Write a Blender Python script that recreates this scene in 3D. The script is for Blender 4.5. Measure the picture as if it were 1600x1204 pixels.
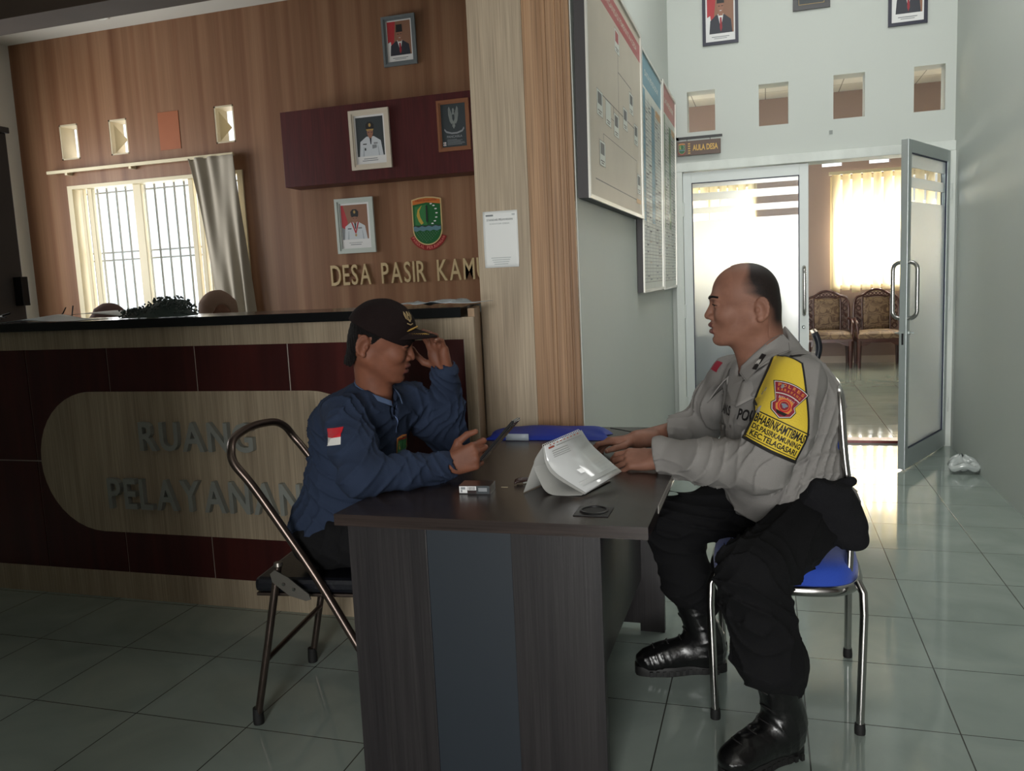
import bpy, bmesh, math, random
import numpy as np
from mathutils import Vector, Matrix, Euler
for o in list(bpy.data.objects): bpy.data.objects.remove(o)
scene = bpy.context.scene
COL = scene.collection
PI = math.pi

# ---------------------------------------------------------------- camera
cam_data = bpy.data.cameras.new('camera')
cam = bpy.data.objects.new('camera', cam_data)
COL.objects.link(cam)
scene.camera = cam
cam_data.sensor_fit = 'HORIZONTAL'
cam_data.sensor_width = 36.0
cam_data.lens = 1298.2 / 1600 * 36.0
cam_data.clip_start = 0.05
_R = ((0.95576, 0.29053, -0.04592), (-0.00714, -0.13317, -0.99107), (-0.29405, 0.94755, -0.1252))
cam.matrix_world = Matrix(((_R[0][0], -_R[1][0], -_R[2][0], 0.0),
                           (_R[0][1], -_R[1][1], -_R[2][1], 0.0),
                           (_R[0][2], -_R[1][2], -_R[2][2], 1.29),
                           (0, 0, 0, 1)))
# ---------------------------------------------------------------- view, sky and daylight
scene.view_settings.view_transform = 'Standard'
scene.view_settings.look = 'None'
scene.view_settings.gamma = 1.0
scene.view_settings.use_curve_mapping = False
scene.view_settings.exposure = 0.0
world = bpy.data.worlds.new('world')
scene.world = world
world.use_nodes = True
_bg = world.node_tree.nodes['Background']
_bg.inputs[0].default_value = (0.93, 0.97, 1.0, 1)
_bg.inputs[1].default_value = 1.5

def area(name, loc, direction, sx, sy, power, color=(1, 1, 1), spread=180):
    l = bpy.data.lights.new(name, 'AREA')
    l.shape = 'RECTANGLE'; l.size = sx; l.size_y = sy; l.energy = power; l.color = color
    l.spread = math.radians(spread)
    o = bpy.data.objects.new(name, l); COL.objects.link(o)
    o.location = loc
    o.rotation_euler = Vector(direction).to_track_quat('-Z', 'Y').to_euler()
    return o
# daylight through the entrance behind the camera, the service room window and the hall windows, plus added fill lamps
area('entrance_daylight', (0.45, -5.4, 1.7), (0, 1, 0), 1.9, 3.0, 400, (1.0, 1.0, 0.97))
area('hall_ceiling_fill', (0.3, 4.6, 4.06), (0.0, 0.25, -1), 1.3, 2.4, 58, (1.0, 1.0, 0.97))  # added fill below the closed ceiling, no roof opening here
area('service_window_daylight', (-4.85, 6.25, 1.75), (0.15, -1, -0.1), 1.9, 1.6, 45, (1.0, 0.98, 0.95))
area('service_side_fill', (-6.42, 4.3, 1.8), (1, 0.15, 0.05), 1.7, 1.5, 76, (1.0, 0.99, 0.96))  # added fill lamp at an invented opening out of view
area('aula_window_daylight', (1.9, 12.4, 1.55), (0, -1, -0.1), 2.4, 1.1, 260, (1.0, 0.98, 0.94))
area('aula_second_window_daylight', (-1.3, 12.4, 1.5), (0, -1, -0.1), 2.5, 1.1, 380, (0.94, 0.98, 1.0))
area('aula_side_fill', (-4.5, 9.0, 1.9), (1, 0, -0.1), 3.4, 1.7, 90, (1.0, 0.98, 0.94))  # extra lamp added out of view to brighten the aula

# ---------------------------------------------------------------- materials
def lin(c):
    out = []
    for v in c[:3]:
        v = v / 255.0
        out.append(v / 12.92 if v <= 0.04045 else ((v + 0.055) / 1.055) ** 2.4)
    return (out[0], out[1], out[2], 1.0)
_M = {}
def base(name):
    m = bpy.data.materials.new(name); m.use_nodes = True
    nt = m.node_tree
    return m, nt, nt.nodes['Principled BSDF'], nt.nodes, nt.links
def sset(b, rough, metal=0.0, spec=0.5, coat=0.0):
    b.inputs['Roughness'].default_value = rough
    b.inputs['Metallic'].default_value = metal
    b.inputs['Specular IOR Level'].default_value = spec
    b.inputs['Coat Weight'].default_value = coat
    b.inputs['Coat Roughness'].default_value = 0.1
def mat(name, col, rough=0.5, metal=0.0, spec=0.5, var=0.08, scale=(6, 6, 6), bump=0.0, bscale=60, coat=0.0, sheen=0.0):
    """plain procedural material: base colour varied by noise, optional fine bump"""
    if name in _M: return _M[name]
    m, nt, b, N, L = base(name); sset(b, rough, metal, spec, coat)
    if sheen: b.inputs['Sheen Weight'].default_value = sheen
    tc = N.new('ShaderNodeTexCoord'); mp = N.new('ShaderNodeMapping'); mp.inputs['Scale'].default_value = scale
    L.new(tc.outputs['Object'], mp.inputs[0])
    nz = N.new('ShaderNodeTexNoise'); nz.inputs['Scale'].default_value = 1.0; nz.inputs['Detail'].default_value = 5
    L.new(mp.outputs[0], nz.inputs['Vector'])
    mx = N.new('ShaderNodeMix'); mx.data_type = 'RGBA'
    c = lin(col)
    mx.inputs[6].default_value = tuple(v * (1 - var) for v in c[:3]) + (1,)
    mx.inputs[7].default_value = tuple(min(1, v * (1 + var)) for v in c[:3]) + (1,)
    L.new(nz.outputs[0], mx.inputs[0]); L.new(mx.outputs[2], b.inputs['Base Color'])
    if bump:
        n2 = N.new('ShaderNodeTexNoise'); n2.inputs['Scale'].default_value = bscale; n2.inputs['Detail'].default_value = 3
        L.new(tc.outputs['Object'], n2.inputs['Vector'])
        bp = N.new('ShaderNodeBump'); bp.inputs['Strength'].default_value = bump; bp.inputs['Distance'].default_value = 0.01
        L.new(n2.outputs[0], bp.inputs['Height']); L.new(bp.outputs[0], b.inputs['Normal'])
    _M[name] = m
    return m
def wood(name, c1, c2, rough=0.4, sc=(14, 14, 1.2), fine=(160, 160, 3), spec=0.4, contrast=(0.35, 0.65), fineamt=0.25, bump=0.05):
    if name in _M: return _M[name]
    m, nt, b, N, L = base(name); sset(b, rough, 0, spec)
    tc = N.new('ShaderNodeTexCoord')
    mp = N.new('ShaderNodeMapping'); mp.inputs['Scale'].default_value = sc; L.new(tc.outputs['Object'], mp.inputs[0])
    nz = N.new('ShaderNodeTexNoise'); nz.inputs['Scale'].default_value = 1; nz.inputs['Detail'].default_value = 4; nz.inputs['Distortion'].default_value = 0.6
    L.new(mp.outputs[0], nz.inputs['Vector'])
    cr = N.new('ShaderNodeValToRGB'); cr.color_ramp.elements[0].position = contrast[0]; cr.color_ramp.elements[1].position = contrast[1]
    cr.color_ramp.elements[0].color = lin(c1); cr.color_ramp.elements[1].color = lin(c2)
    L.new(nz.outputs[0], cr.inputs[0])
    mp2 = N.new('ShaderNodeMapping'); mp2.inputs['Scale'].default_value = fine; L.new(tc.outputs['Object'], mp2.inputs[0])
    n2 = N.new('ShaderNodeTexNoise'); n2.inputs['Scale'].default_value = 1; n2.inputs['Detail'].default_value = 2
    L.new(mp2.outputs[0], n2.inputs['Vector'])
    mr = N.new('ShaderNodeMapRange'); mr.inputs[1].default_value = 0.3; mr.inputs[2].default_value = 0.7
    mr.inputs[3].default_value = 1 - fineamt; mr.inputs[4].default_value = 1 + fineamt * 0.4
    L.new(n2.outputs[0], mr.inputs[0])
    vm = N.new('ShaderNodeVectorMath'); vm.operation = 'SCALE'
    L.new(cr.outputs[0], vm.inputs[0]); L.new(mr.outputs[0], vm.inputs['Scale'])
    L.new(vm.outputs[0], b.inputs['Base Color'])
    if bump:
        bp = N.new('ShaderNodeBump'); bp.inputs['Strength'].default_value = bump; bp.inputs['Distance'].default_value = 0.005
        L.new(n2.outputs[0], bp.inputs['Height']); L.new(bp.outputs[0], b.inputs['Normal'])
    _M[name] = m
    return m

# ---------------------------------------------------------------- mesh building
class MB:
    def __init__(s): s.v = []; s.f = []; s.m = []; s.mats = []; s.sm = []
    def mi(s, m):
        if m not in s.mats: s.mats.append(m)
        return s.mats.index(m)
    def add(s, vs, fs, m, smooth=False):
        k = len(s.v); i = s.mi(m)
        s.v += [tuple(map(float, p)) for p in vs]
        for f in fs:
            s.f.append([k + q for q in f]); s.m.append(i); s.sm.append(smooth)
        return s
    def box(s, x0, x1, y0, y1, z0, z1, m, bev=0.0):
        if x0 > x1: x0, x1 = x1, x0
        if y0 > y1: y0, y1 = y1, y0
        if z0 > z1: z0, z1 = z1, z0
        if bev <= 0:
            vs = [(x, y, z) for x in (x0, x1) for y in (y0, y1) for z in (z0, z1)]
            fs = [(0, 1, 3, 2), (4, 6, 7, 5), (0, 4, 5, 1), (2, 3, 7, 6), (0, 2, 6, 4), (1, 5, 7, 3)]
            return s.add(vs, fs, m)
        bm = bmesh.new(); bmesh.ops.create_cube(bm, size=1)
        for v in bm.verts:
            v.co = Vector(((x0 + x1) / 2 + v.co.x * (x1 - x0), (y0 + y1) / 2 + v.co.y * (y1 - y0), (z0 + z1) / 2 + v.co.z * (z1 - z0)))
        bmesh.ops.bevel(bm, geom=list(bm.edges), offset=bev, segments=2, affect='EDGES', profile=0.5)
        bm.verts.index_update()
        s.add([v.co for v in bm.verts], [[v.index for v in f.verts] for f in bm.faces], m)
        bm.free(); return s
    def obox(s, c, ax, hs, m):
        """oriented box: centre, 3 axes, half sizes"""
        c = Vector(c); a = [Vector(q).normalized() * h for q, h in zip(ax, hs)]
        vs = [c + a[0] * i + a[1] * j + a[2] * k for i in (-1, 1) for j in (-1, 1) for k in (-1, 1)]
        return s.add(vs, [(0, 1, 3, 2), (4, 6, 7, 5), (0, 4, 5, 1), (2, 3, 7, 6), (0, 2, 6, 4), (1, 5, 7, 3)], m)
    def tube(s, pts, r, m, n=12, closed=False, cap=True, flat=1.0):
        pts = [Vector(p) for p in pts]; N = len(pts)
        rs = r if isinstance(r, (list, tuple)) else [r] * N
        t0 = None; rings = []
        for i, p in enumerate(pts):
            if closed: t = (pts[(i + 1) % N] - pts[i - 1])
            else: t = pts[min(i + 1, N - 1)] - pts[max(i - 1, 0)]
            t = t.normalized()
            if t0 is None:
                up = Vector((0, 0, 1)) if abs(t.z) < 0.9 else Vector((0, 1, 0))
                u = t.cross(up).normalized()
            else:
                u = (u - t * u.dot(t)).normalized()
            t0 = t; w = t.cross(u)
            rings.append([p + (u * math.cos(2 * PI * k / n) + w * math.sin(2 * PI * k / n) * flat) * rs[i] for k in range(n)])
        vs = [q for rg in rings for q in rg]; fs = []
        for i in range(N if closed else N - 1):
            a, b = i * n, ((i + 1) % N) * n
            for k in range(n):
                fs.append((a + k, a + (k + 1) % n, b + (k + 1) % n, b + k))
        s.add(vs, fs, m, True)
        if cap and not closed:
            s.add(rings[0], [list(range(n))[::-1]], m); s.add(rings[-1], [list(range(n))], m)
        return s
    def lathe(s, prof, c, m, n=24, axis=(0, 0, 1), smooth=True):
        """prof list of (radius, height) along axis"""
        a = Vector(axis).normalized(); u = a.orthogonal().normalized(); w = a.cross(u); c = Vector(c)
        vs = [c + a * h + (u * math.cos(2 * PI * k / n) + w * math.sin(2 * PI * k / n)) * r for r, h in prof for k in range(n)]
        fs = []
        for i in range(len(prof) - 1):
            for k in range(n):
                fs.append((i * n + k, i * n + (k + 1) % n, (i + 1) * n + (k + 1) % n, (i + 1) * n + k))
        s.add(vs, fs, m, smooth)
        s.add([c + a * prof[0][1] + (u * math.cos(2 * PI * k / n) + w * math.sin(2 * PI * k / n)) * prof[0][0] for k in range(n)], [list(range(n))[::-1]], m)
        s.add([c + a * prof[-1][1] + (u * math.cos(2 * PI * k / n) + w * math.sin(2 * PI * k / n)) * prof[-1][0] for k in range(n)], [list(range(n))], m)
        return s
    def prism(s, poly, o, u, v, d, m):
        """polygon (2d, u/v axes at origin o) extruded by vector d"""
        o = Vector(o); u = Vector(u); v = Vector(v); d = Vector(d)
        n = len(poly)
        a = [o + u * p[0] + v * p[1] for p in poly]; b = [q + d for q in a]
        fs = [tuple(range(n))[::-1], tuple(range(n, 2 * n))]
        fs += [(i, (i + 1) % n, n + (i + 1) % n, n + i) for i in range(n)]
        return s.add(a + b, fs, m)
    def poly(s, poly, o, u, v, m):
        o = Vector(o); u = Vector(u); v = Vector(v)
        return s.add([o + u * p[0] + v * p[1] for p in poly], [tuple(range(len(poly)))], m)
    def grid(s, fn, nu, nv, m, smooth=True, thick=0.0):
        P = [[Vector(fn(i / nu, j / nv)) for j in range(nv + 1)] for i in range(nu + 1)]
        vs = [p for r in P for p in r]; W = nv + 1
        fs = [(i * W + j, (i + 1) * W + j, (i + 1) * W + j + 1, i * W + j + 1) for i in range(nu) for j in range(nv)]
        if thick:
            K = len(vs); ns = []
            for i in range(nu + 1):
                for j in range(nv + 1):
                    du = P[min(i + 1, nu)][j] - P[max(i - 1, 0)][j]; dv = P[i][min(j + 1, nv)] - P[i][max(j - 1, 0)]
                    nn = du.cross(dv)
                    ns.append(nn.normalized() if nn.length > 1e-12 else Vector((0, 0, 1)))
            vs = vs + [p - n * thick for p, n in zip(vs, ns)]
            fs = fs + [tuple(q + K for q in f[::-1]) for f in fs]
            for i in range(nu):
                fs.append((i * W, K + i * W, K + (i + 1) * W, (i + 1) * W)); e = nv
                fs.append((i * W + e, (i + 1) * W + e, K + (i + 1) * W + e, K + i * W + e))
            for j in range(nv):
                fs.append((j, j + 1, K + j + 1, K + j)); e = nu * W
                fs.append((e + j, K + e + j, K + e + j + 1, e + j + 1))
        return s.add(vs, fs, m, smooth)
    def build(s, name, root=None, fixn=True):
        me = bpy.data.meshes.new(name)
        off = Vector(root.location) if root is not None else Vector((0, 0, 0))
        q = root
        while q is not None and q.parent is not None:
            q = q.parent; off = off + q.location
        me.from_pydata([Vector(p) - off for p in s.v], [], s.f)
        for m in s.mats: me.materials.append(m)
        me.polygons.foreach_set('material_index', s.m)
        me.polygons.foreach_set('use_smooth', s.sm)
        if fixn:
            bm = bmesh.new(); bm.from_mesh(me); bmesh.ops.recalc_face_normals(bm, faces=bm.faces); bm.to_mesh(me); bm.free()
        me.update()
        o = bpy.data.objects.new(name, me); COL.objects.link(o)
        if root is not None: o.parent = root
        return o
def tag(o, label=None, cat=None, group=None, kind=None):
    if label: o['label'] = label
    if cat: o['category'] = cat
    if group: o['group'] = group
    if kind: o['kind'] = kind
    return o
def thing(name, loc, label, cat, group=None):
    o = bpy.data.objects.new(name, None); COL.objects.link(o); o.location = loc
    o.empty_display_size = 0.1
    return tag(o, label, cat, group)
def struct(mb, name, label=None):
    o = mb.build(name); o['kind'] = 'structure'
    if label: o['label'] = label
    return o
def copy_tree(o, parent=None):
    c = o.copy(); COL.objects.link(c)
    if parent is not None: c.parent = parent
    for ch in list(o.children): copy_tree(ch, c)
    return c
_tc = {}
def text_geo(s, size=1.0, extrude=0.0, bold=0.0, space=1.0):
    """text outline as (verts, faces) in its own plane, x to the right, y up, z out"""
    key = (s, extrude, bold, space)
    if key not in _tc:
        cu = bpy.data.curves.new('lettering', 'FONT'); cu.body = s; cu.size = 1.0
        cu.extrude = extrude; cu.offset = bold; cu.space_character = space
        cu.fill_mode = 'BOTH'; cu.resolution_u = 3
        o = bpy.data.objects.new('lettering', cu); COL.objects.link(o)
        dg = bpy.context.evaluated_depsgraph_get(); dg.update()
        me = bpy.data.meshes.new_from_object(o.evaluated_get(dg))
        vs = [v.co.copy() for v in me.vertices]; fs = [tuple(p.vertices) for p in me.polygons]
        bpy.data.objects.remove(o); bpy.data.curves.remove(cu); bpy.data.meshes.remove(me)
        _tc[key] = (vs, fs)
    return _tc[key]
def put_text(mb, s, o, u, v, w, h, m, bold=0.0, extrude=0.0, z=0.0, space=1.0, fn=None, n=None):
    """fit text s in a box w x h whose lower left corner is o, axes u, v"""
    vs, fs = text_geo(s, 1.0, extrude / 1.0 if extrude else 0.0, bold, space)
    if not vs: return
    x0 = min(p.x for p in vs); x1 = max(p.x for p in vs); y0 = min(p.y for p in vs); y1 = max(p.y for p in vs)
    o = Vector(o); u = Vector(u).normalized(); v = Vector(v).normalized()
    n = u.cross(v) if n is None else Vector(n)
    out = []
    for p in vs:
        a = (p.x - x0) / (x1 - x0) * w; b = (p.y - y0) / (y1 - y0) * h
        if fn: out.append(fn(a, b, p.z + z))
        else: out.append(o + u * a + v * b + n * (p.z + z))
    mb.add(out, fs, m)
# ================================================================ the setting
M_wallgrey = mat('wall_paint_grey_white', (196, 201, 196), 0.6, var=0.04, scale=(1.2, 1.2, 0.8), bump=0.12, bscale=9)
M_white = mat('white_plaster', (205, 203, 196), 0.75, var=0.06, scale=(1.5, 1.5, 1.5), bump=0.1, bscale=14)
M_pink = mat('aula_wall_paint', (170, 149, 141), 0.7, var=0.04, scale=(2, 2, 2))
M_alu = mat('painted_door_frame', (208, 214, 212), 0.35, 0.0, 0.5, var=0.05)
M_alu2 = mat('silver_aluminium', (176, 184, 184), 0.3, 0.55, 0.5, var=0.04)
M_cream = mat('cream_window_frame', (214, 203, 172), 0.45, var=0.05)
M_chrome = mat('chrome', (172, 170, 168), 0.2, 1.0, var=0.05)
M_black = mat('black_plastic', (20, 20, 22), 0.4)
M_paper = mat('white_paper', (222, 224, 222), 0.6, var=0.03)
M_gasket = mat('dark_glazing_gasket', (38, 42, 66), 0.5)

def floor_mat():
    m, nt, b, N, L = base('floor_tiles'); sset(b, 0.09, 0, 0.55)
    tc = N.new('ShaderNodeTexCoord'); mp = N.new('ShaderNodeMapping'); mp.inputs['Location'].default_value = (-0.1, -0.39, 0)
    L.new(tc.outputs['Object'], mp.inputs[0])
    br = N.new('ShaderNodeTexBrick'); br.offset = 0.0; br.squash = 1.0
    br.inputs['Scale'].default_value = 1.0; br.inputs['Brick Width'].default_value = 0.4; br.inputs['Row Height'].default_value = 0.4
    br.inputs['Mortar Size'].default_value = 0.0022; br.inputs['Mortar Smooth'].default_value = 0.3; br.inputs['Bias'].default_value = 0
    L.new(mp.outputs[0], br.inputs['Vector'])
    nz = N.new('ShaderNodeTexNoise'); nz.inputs['Scale'].default_value = 2.4; nz.inputs['Detail'].default_value = 6; nz.inputs['Distortion'].default_value = 1.4
    L.new(tc.outputs['Object'], nz.inputs['Vector'])
    cr = N.new('ShaderNodeValToRGB'); cr.color_ramp.elements[0].position = 0.3; cr.color_ramp.elements[1].position = 0.7
    cr.color_ramp.elements[0].color = lin((140, 152, 146)); cr.color_ramp.elements[1].color = lin((157, 168, 161))
    L.new(nz.outputs[0], cr.inputs[0])
    mx = N.new('ShaderNodeMix'); mx.data_type = 'RGBA'
    L.new(br.outputs['Fac'], mx.inputs[0]); L.new(cr.outputs[0], mx.inputs[6]); mx.inputs[7].default_value = lin((62, 62, 58))
    L.new(mx.outputs[2], b.inputs['Base Color'])
    bp = N.new('ShaderNodeBump'); bp.invert = True; bp.inputs['Strength'].default_value = 0.5; bp.inputs['Distance'].default_value = 0.003
    L.new(br.outputs['Fac'], bp.inputs['Height'])
    n3 = N.new('ShaderNodeTexNoise'); n3.inputs['Scale'].default_value = 3.5; n3.inputs['Detail'].default_value = 1
    L.new(tc.outputs['Object'], n3.inputs['Vector'])
    b2 = N.new('ShaderNodeBump'); b2.inputs['Strength'].default_value = 0.12; b2.inputs['Distance'].default_value = 0.004
    L.new(n3.outputs[0], b2.inputs['Height']); L.new(bp.outputs[0], b2.inputs['Normal']); L.new(b2.outputs[0], b.inputs['Normal'])
    n4 = N.new('ShaderNodeTexNoise'); n4.inputs['Scale'].default_value = 5; n4.inputs['Detail'].default_value = 4
    L.new(tc.outputs['Object'], n4.inputs['Vector'])
    mr = N.new('ShaderNodeMapRange'); mr.inputs[3].default_value = 0.03; mr.inputs[4].default_value = 0.11
    L.new(n4.outputs[0], mr.inputs[0]); L.new(mr.outputs[0], b.inputs['Roughness'])
    return m
M_floor = floor_mat()

def panelling_mat():
    """brown wallpaper-like wood panelling with vertical dark stripes"""
    m, nt, b, N, L = base('striped_wood_panelling'); sset(b, 0.42, 0, 0.35)
    tc = N.new('ShaderNodeTexCoord')
    def noise(scale, sc, detail=2, dist=0.0):
        mp = N.new('ShaderNodeMapping'); mp.inputs['Scale'].default_value = scale; L.new(tc.outputs['Object'], mp.inputs[0])
        nz = N.new('ShaderNodeTexNoise'); nz.inputs['Scale'].default_value = sc; nz.inputs['Detail'].default_value = detail; nz.inputs['Distortion'].default_value = dist
        L.new(mp.outputs[0], nz.inputs['Vector']); return nz.outputs[0]
    a = noise((9, 1, 0.12), 1, 3)
    cr = N.new('ShaderNodeValToRGB'); e = cr.color_ramp.elements
    e[0].position = 0.36; e[0].color = lin((122, 86, 62)); e[1].position = 0.62; e[1].color = lin((144, 108, 82))
    L.new(a, cr.inputs[0])
    # narrow dark seams roughly every ten centimetres
    mp = N.new('ShaderNodeMapping'); mp.inputs['Scale'].default_value = (1, 1, 0.02); L.new(tc.outputs['Object'], mp.inputs[0])
    wv = N.new('ShaderNodeTexWave'); wv.wave_type = 'BANDS'; wv.bands_direction = 'X'; wv.inputs['Scale'].default_value = 1.55
    wv.inputs['Distortion'].default_value = 1.6; wv.inputs['Detail'].default_value = 3; wv.inputs['Detail Scale'].default_value = 3.0
    L.new(mp.outputs[0], wv.inputs['Vector'])
    c2 = N.new('ShaderNodeValToRGB'); e = c2.color_ramp.elements
    e[0].position = 0.0; e[0].color = (0.78, 0.68, 0.64, 1); e[1].position = 0.28; e[1].color = (1, 1, 1, 1)
    L.new(wv.outputs[1], c2.inputs[0])
    mx = N.new('ShaderNodeMix'); mx.data_type = 'RGBA'; mx.blend_type = 'MULTIPLY'; mx.inputs[0].default_value = 0.8
    L.new(cr.outputs[0], mx.inputs[6]); L.new(c2.outputs[0], mx.inputs[7])
    f = noise((120, 1, 2.5), 1, 2)
    mr = N.new('ShaderNodeMapRange'); mr.inputs[3].default_value = 0.82; mr.inputs[4].default_value = 1.14; L.new(f, mr.inputs[0])
    vm = N.new('ShaderNodeVectorMath'); vm.operation = 'SCALE'; L.new(mx.outputs[2], vm.inputs[0]); L.new(mr.outputs[0], vm.inputs['Scale'])
    L.new(vm.outputs[0], b.inputs['Base Color'])
    return m
M_panel = panelling_mat()

def wall_x(mb, y0, y1, xa, xb, za, zb, holes, m, axis='x'):
    """wall slab with rectangular holes; axis x: along x, thickness y0..y1"""
    xs = sorted(set([xa, xb] + [h[0] for h in holes] + [h[1] for h in holes]))
    zs = sorted(set([za, zb] + [h[2] for h in holes] + [h[3] for h in holes]))
    xs = [x for x in xs if xa <= x <= xb]; zs = [z for z in zs if za <= z <= zb]
    for i in range(len(xs) - 1):
        for j in range(len(zs) - 1):
            cx = (xs[i] + xs[i + 1]) / 2; cz = (zs[j] + zs[j + 1]) / 2
            if any(h[0] < cx < h[1] and h[2] < cz < h[3] for h in holes): continue
            if axis == 'x': mb.box(xs[i], xs[i + 1], y0, y1, zs[j], zs[j + 1], m)
            else: mb.box(y0, y1, xs[i], xs[i + 1], zs[j], zs[j + 1], m)
    return mb
def weld(o):
    bm = bmesh.new(); bm.from_mesh(o.data)
    bmesh.ops.remove_doubles(bm, verts=bm.verts, dist=1e-5)
    # drop the inner faces shared by two neighbouring blocks
    seen = {}
    for f in bm.faces:
        k = tuple(sorted(v.index for v in f.verts)); seen.setdefault(k, []).append(f)
    bmesh.ops.delete(bm, geom=[f for fs in seen.values() if len(fs) > 1 for f in fs], context='FACES')
    bmesh.ops.recalc_face_normals(bm, faces=bm.faces)
    bm.to_mesh(o.data); bm.free(); return o

struct(MB().box(-7.0, 5.0, -5.8, 12.6, -0.12, 0.0, M_floor), 'floor')
# hall
struct(MB().box(1.22, 1.36, 1.6, 6.4, 0, 4.1, M_wallgrey), 'wall_right')
M_bounce_cut = wood('bounce_cutting_wood', (70, 52, 42), (86, 64, 52), .5)  # dark finish invented for unseen walls to cut bounce light
struct(MB().box(1.22, 1.36, -5.8, 1.6, 0, 4.1, M_bounce_cut), 'wall_right_near_entrance')
struct(MB().box(-0.78, -0.68, 3.12, 6.4, 0, 4.1, M_wallgrey), 'wall_left')
DH = [(-0.62, 1.215, 0.0, 2.062)]
VH = [(-0.548, -0.35, 2.305, 2.592), (-0.046, 0.156, 2.302, 2.590), (0.452, 0.655, 2.303, 2.598), (0.963, 1.155, 2.298, 2.597)]
weld(struct(wall_x(MB(), 6.4, 6.55, -3.6, 4.2, 0, 4.1, DH + VH, M_wallgrey), 'wall_far'))
struct(MB().box(-7.0, 1.36, -5.8, 6.55, 4.1, 4.2, M_white), 'ceiling')
# walls out of the photograph, behind and left of the camera, with the entrance passage
weld(struct(wall_x(MB(), -5.8, -5.6, -1.0, 1.36, 0, 4.1, [(-0.55, 1.2, 0.0, 3.3)], M_wallgrey), 'wall_rear'))
struct(MB().box(-1.12, -0.95, -5.6, -0.40, 0, 4.1, M_bounce_cut), 'wall_light_blocker')  # unseen wall added to keep entrance light off the left counter
struct(MB().box(-7.0, -1.12, -0.55, -0.35, 0, 4.1, M_wallgrey), 'wall_waiting_rear')
struct(MB().box(-5.2, -5.0, -0.35, 2.79, 0, 4.1, M_wallgrey), 'wall_waiting_side')
# service room
YB = 5.8
SW = [(-5.65, -3.93, 0.85, 2.25)]
SH = [(-5.68, -5.49, 2.467, 2.755), (-5.17, -4.99, 2.465, 2.748), (-4.675, -4.485, 2.467, 2.752), (-4.15, -3.972, 2.468, 2.752)]
weld(struct(wall_x(MB(), YB, YB + 0.16, -6.12, -0.78, 0, 3.45, SW + SH, M_panel), 'wall_back'))
weld(struct(wall_x(MB(), -6.26, -6.12, 2.81, 5.96, 0, 3.45, [(3.45, 5.15, 1.05, 2.55)], M_white, axis='y'), 'wall_service_side'))  # unseen opening added for the side fill lamp
struct(MB().box(-6.26, -0.78, 3.3, 5.96, 3.45, 3.55, M_white), 'ceiling_service_room')
M_beam = mat('dark_beam_paint', (118, 100, 90), 0.7, var=0.08)
struct(MB().box(-6.26, -0.68, 3.12, 3.3, 2.57, 4.1, M_beam), 'trim_1')
# meeting hall beyond the doors
YF = 11.85
AW = [(0.80, 3.0, 0.98, 2.44), (-2.6, -0.12, 0.98, 2.44)]
AV = [(0.62, 0.72, 2.57, 2.66), (0.71, 0.95, 2.56, 2.62), (1.26, 1.5, 2.56, 2.62)]
AV = [(0.70, 0.95, 2.57, 2.64), (1.27, 1.52, 2.57, 2.64)]
weld(struct(wall_x(MB(), YF, YF + 0.15, -4.2, 4.2, 0, 3.5, AW + AV, M_pink), 'wall_aula_far'))
weld(struct(wall_x(MB(), -4.3, -4.2, 6.55, YF + .15, 0, 3.5, [(7.2, 10.8, 1.0, 2.8)], M_pink, axis='y'), 'wall_aula_left'))  # hidden opening added for the aula fill lamp
struct(MB().box(4.2, 4.3, 6.55, YF + .15, 0, 3.5, M_pink), 'wall_aula_right')
def tileceil():
    m, nt, b, N, L = base('white_ceiling_tiles'); sset(b, 0.7)
    tc = N.new('ShaderNodeTexCoord')
    br = N.new('ShaderNodeTexBrick'); br.offset = 0; br.inputs['Scale'].default_value = 1; br.inputs['Brick Width'].default_value = .3; br.inputs['Row Height'].default_value = .6
    br.inputs['Mortar Size'].default_value = 0.006; br.inputs['Color1'].default_value = lin((225, 225, 220)); br.inputs['Color2'].default_value = lin((225, 225, 220)); br.inputs['Mortar'].default_value = lin((150, 150, 145))
    L.new(tc.outputs['Object'], br.inputs['Vector']); L.new(br.outputs[0], b.inputs['Base Color']); return m
struct(MB().box(-4.3, 4.3, 6.55, 12.0, 3.5, 3.6, tileceil()), 'ceiling_aula')
mb = MB(); mb.box(-4.2, 4.2, YF - 0.015, YF, 0, 0.09, mat('pale_skirting', (205, 190, 178), 0.5)); struct(mb, 'baseboard_aula')
M_sill = mat('dark_red_threshold', (120, 42, 38), 0.35, var=0.3, scale=(60, 10, 10))
struct(MB().box(-0.55, 1.17, 6.42, 6.54, 0.0, 0.02, M_sill), 'trim_2')

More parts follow.
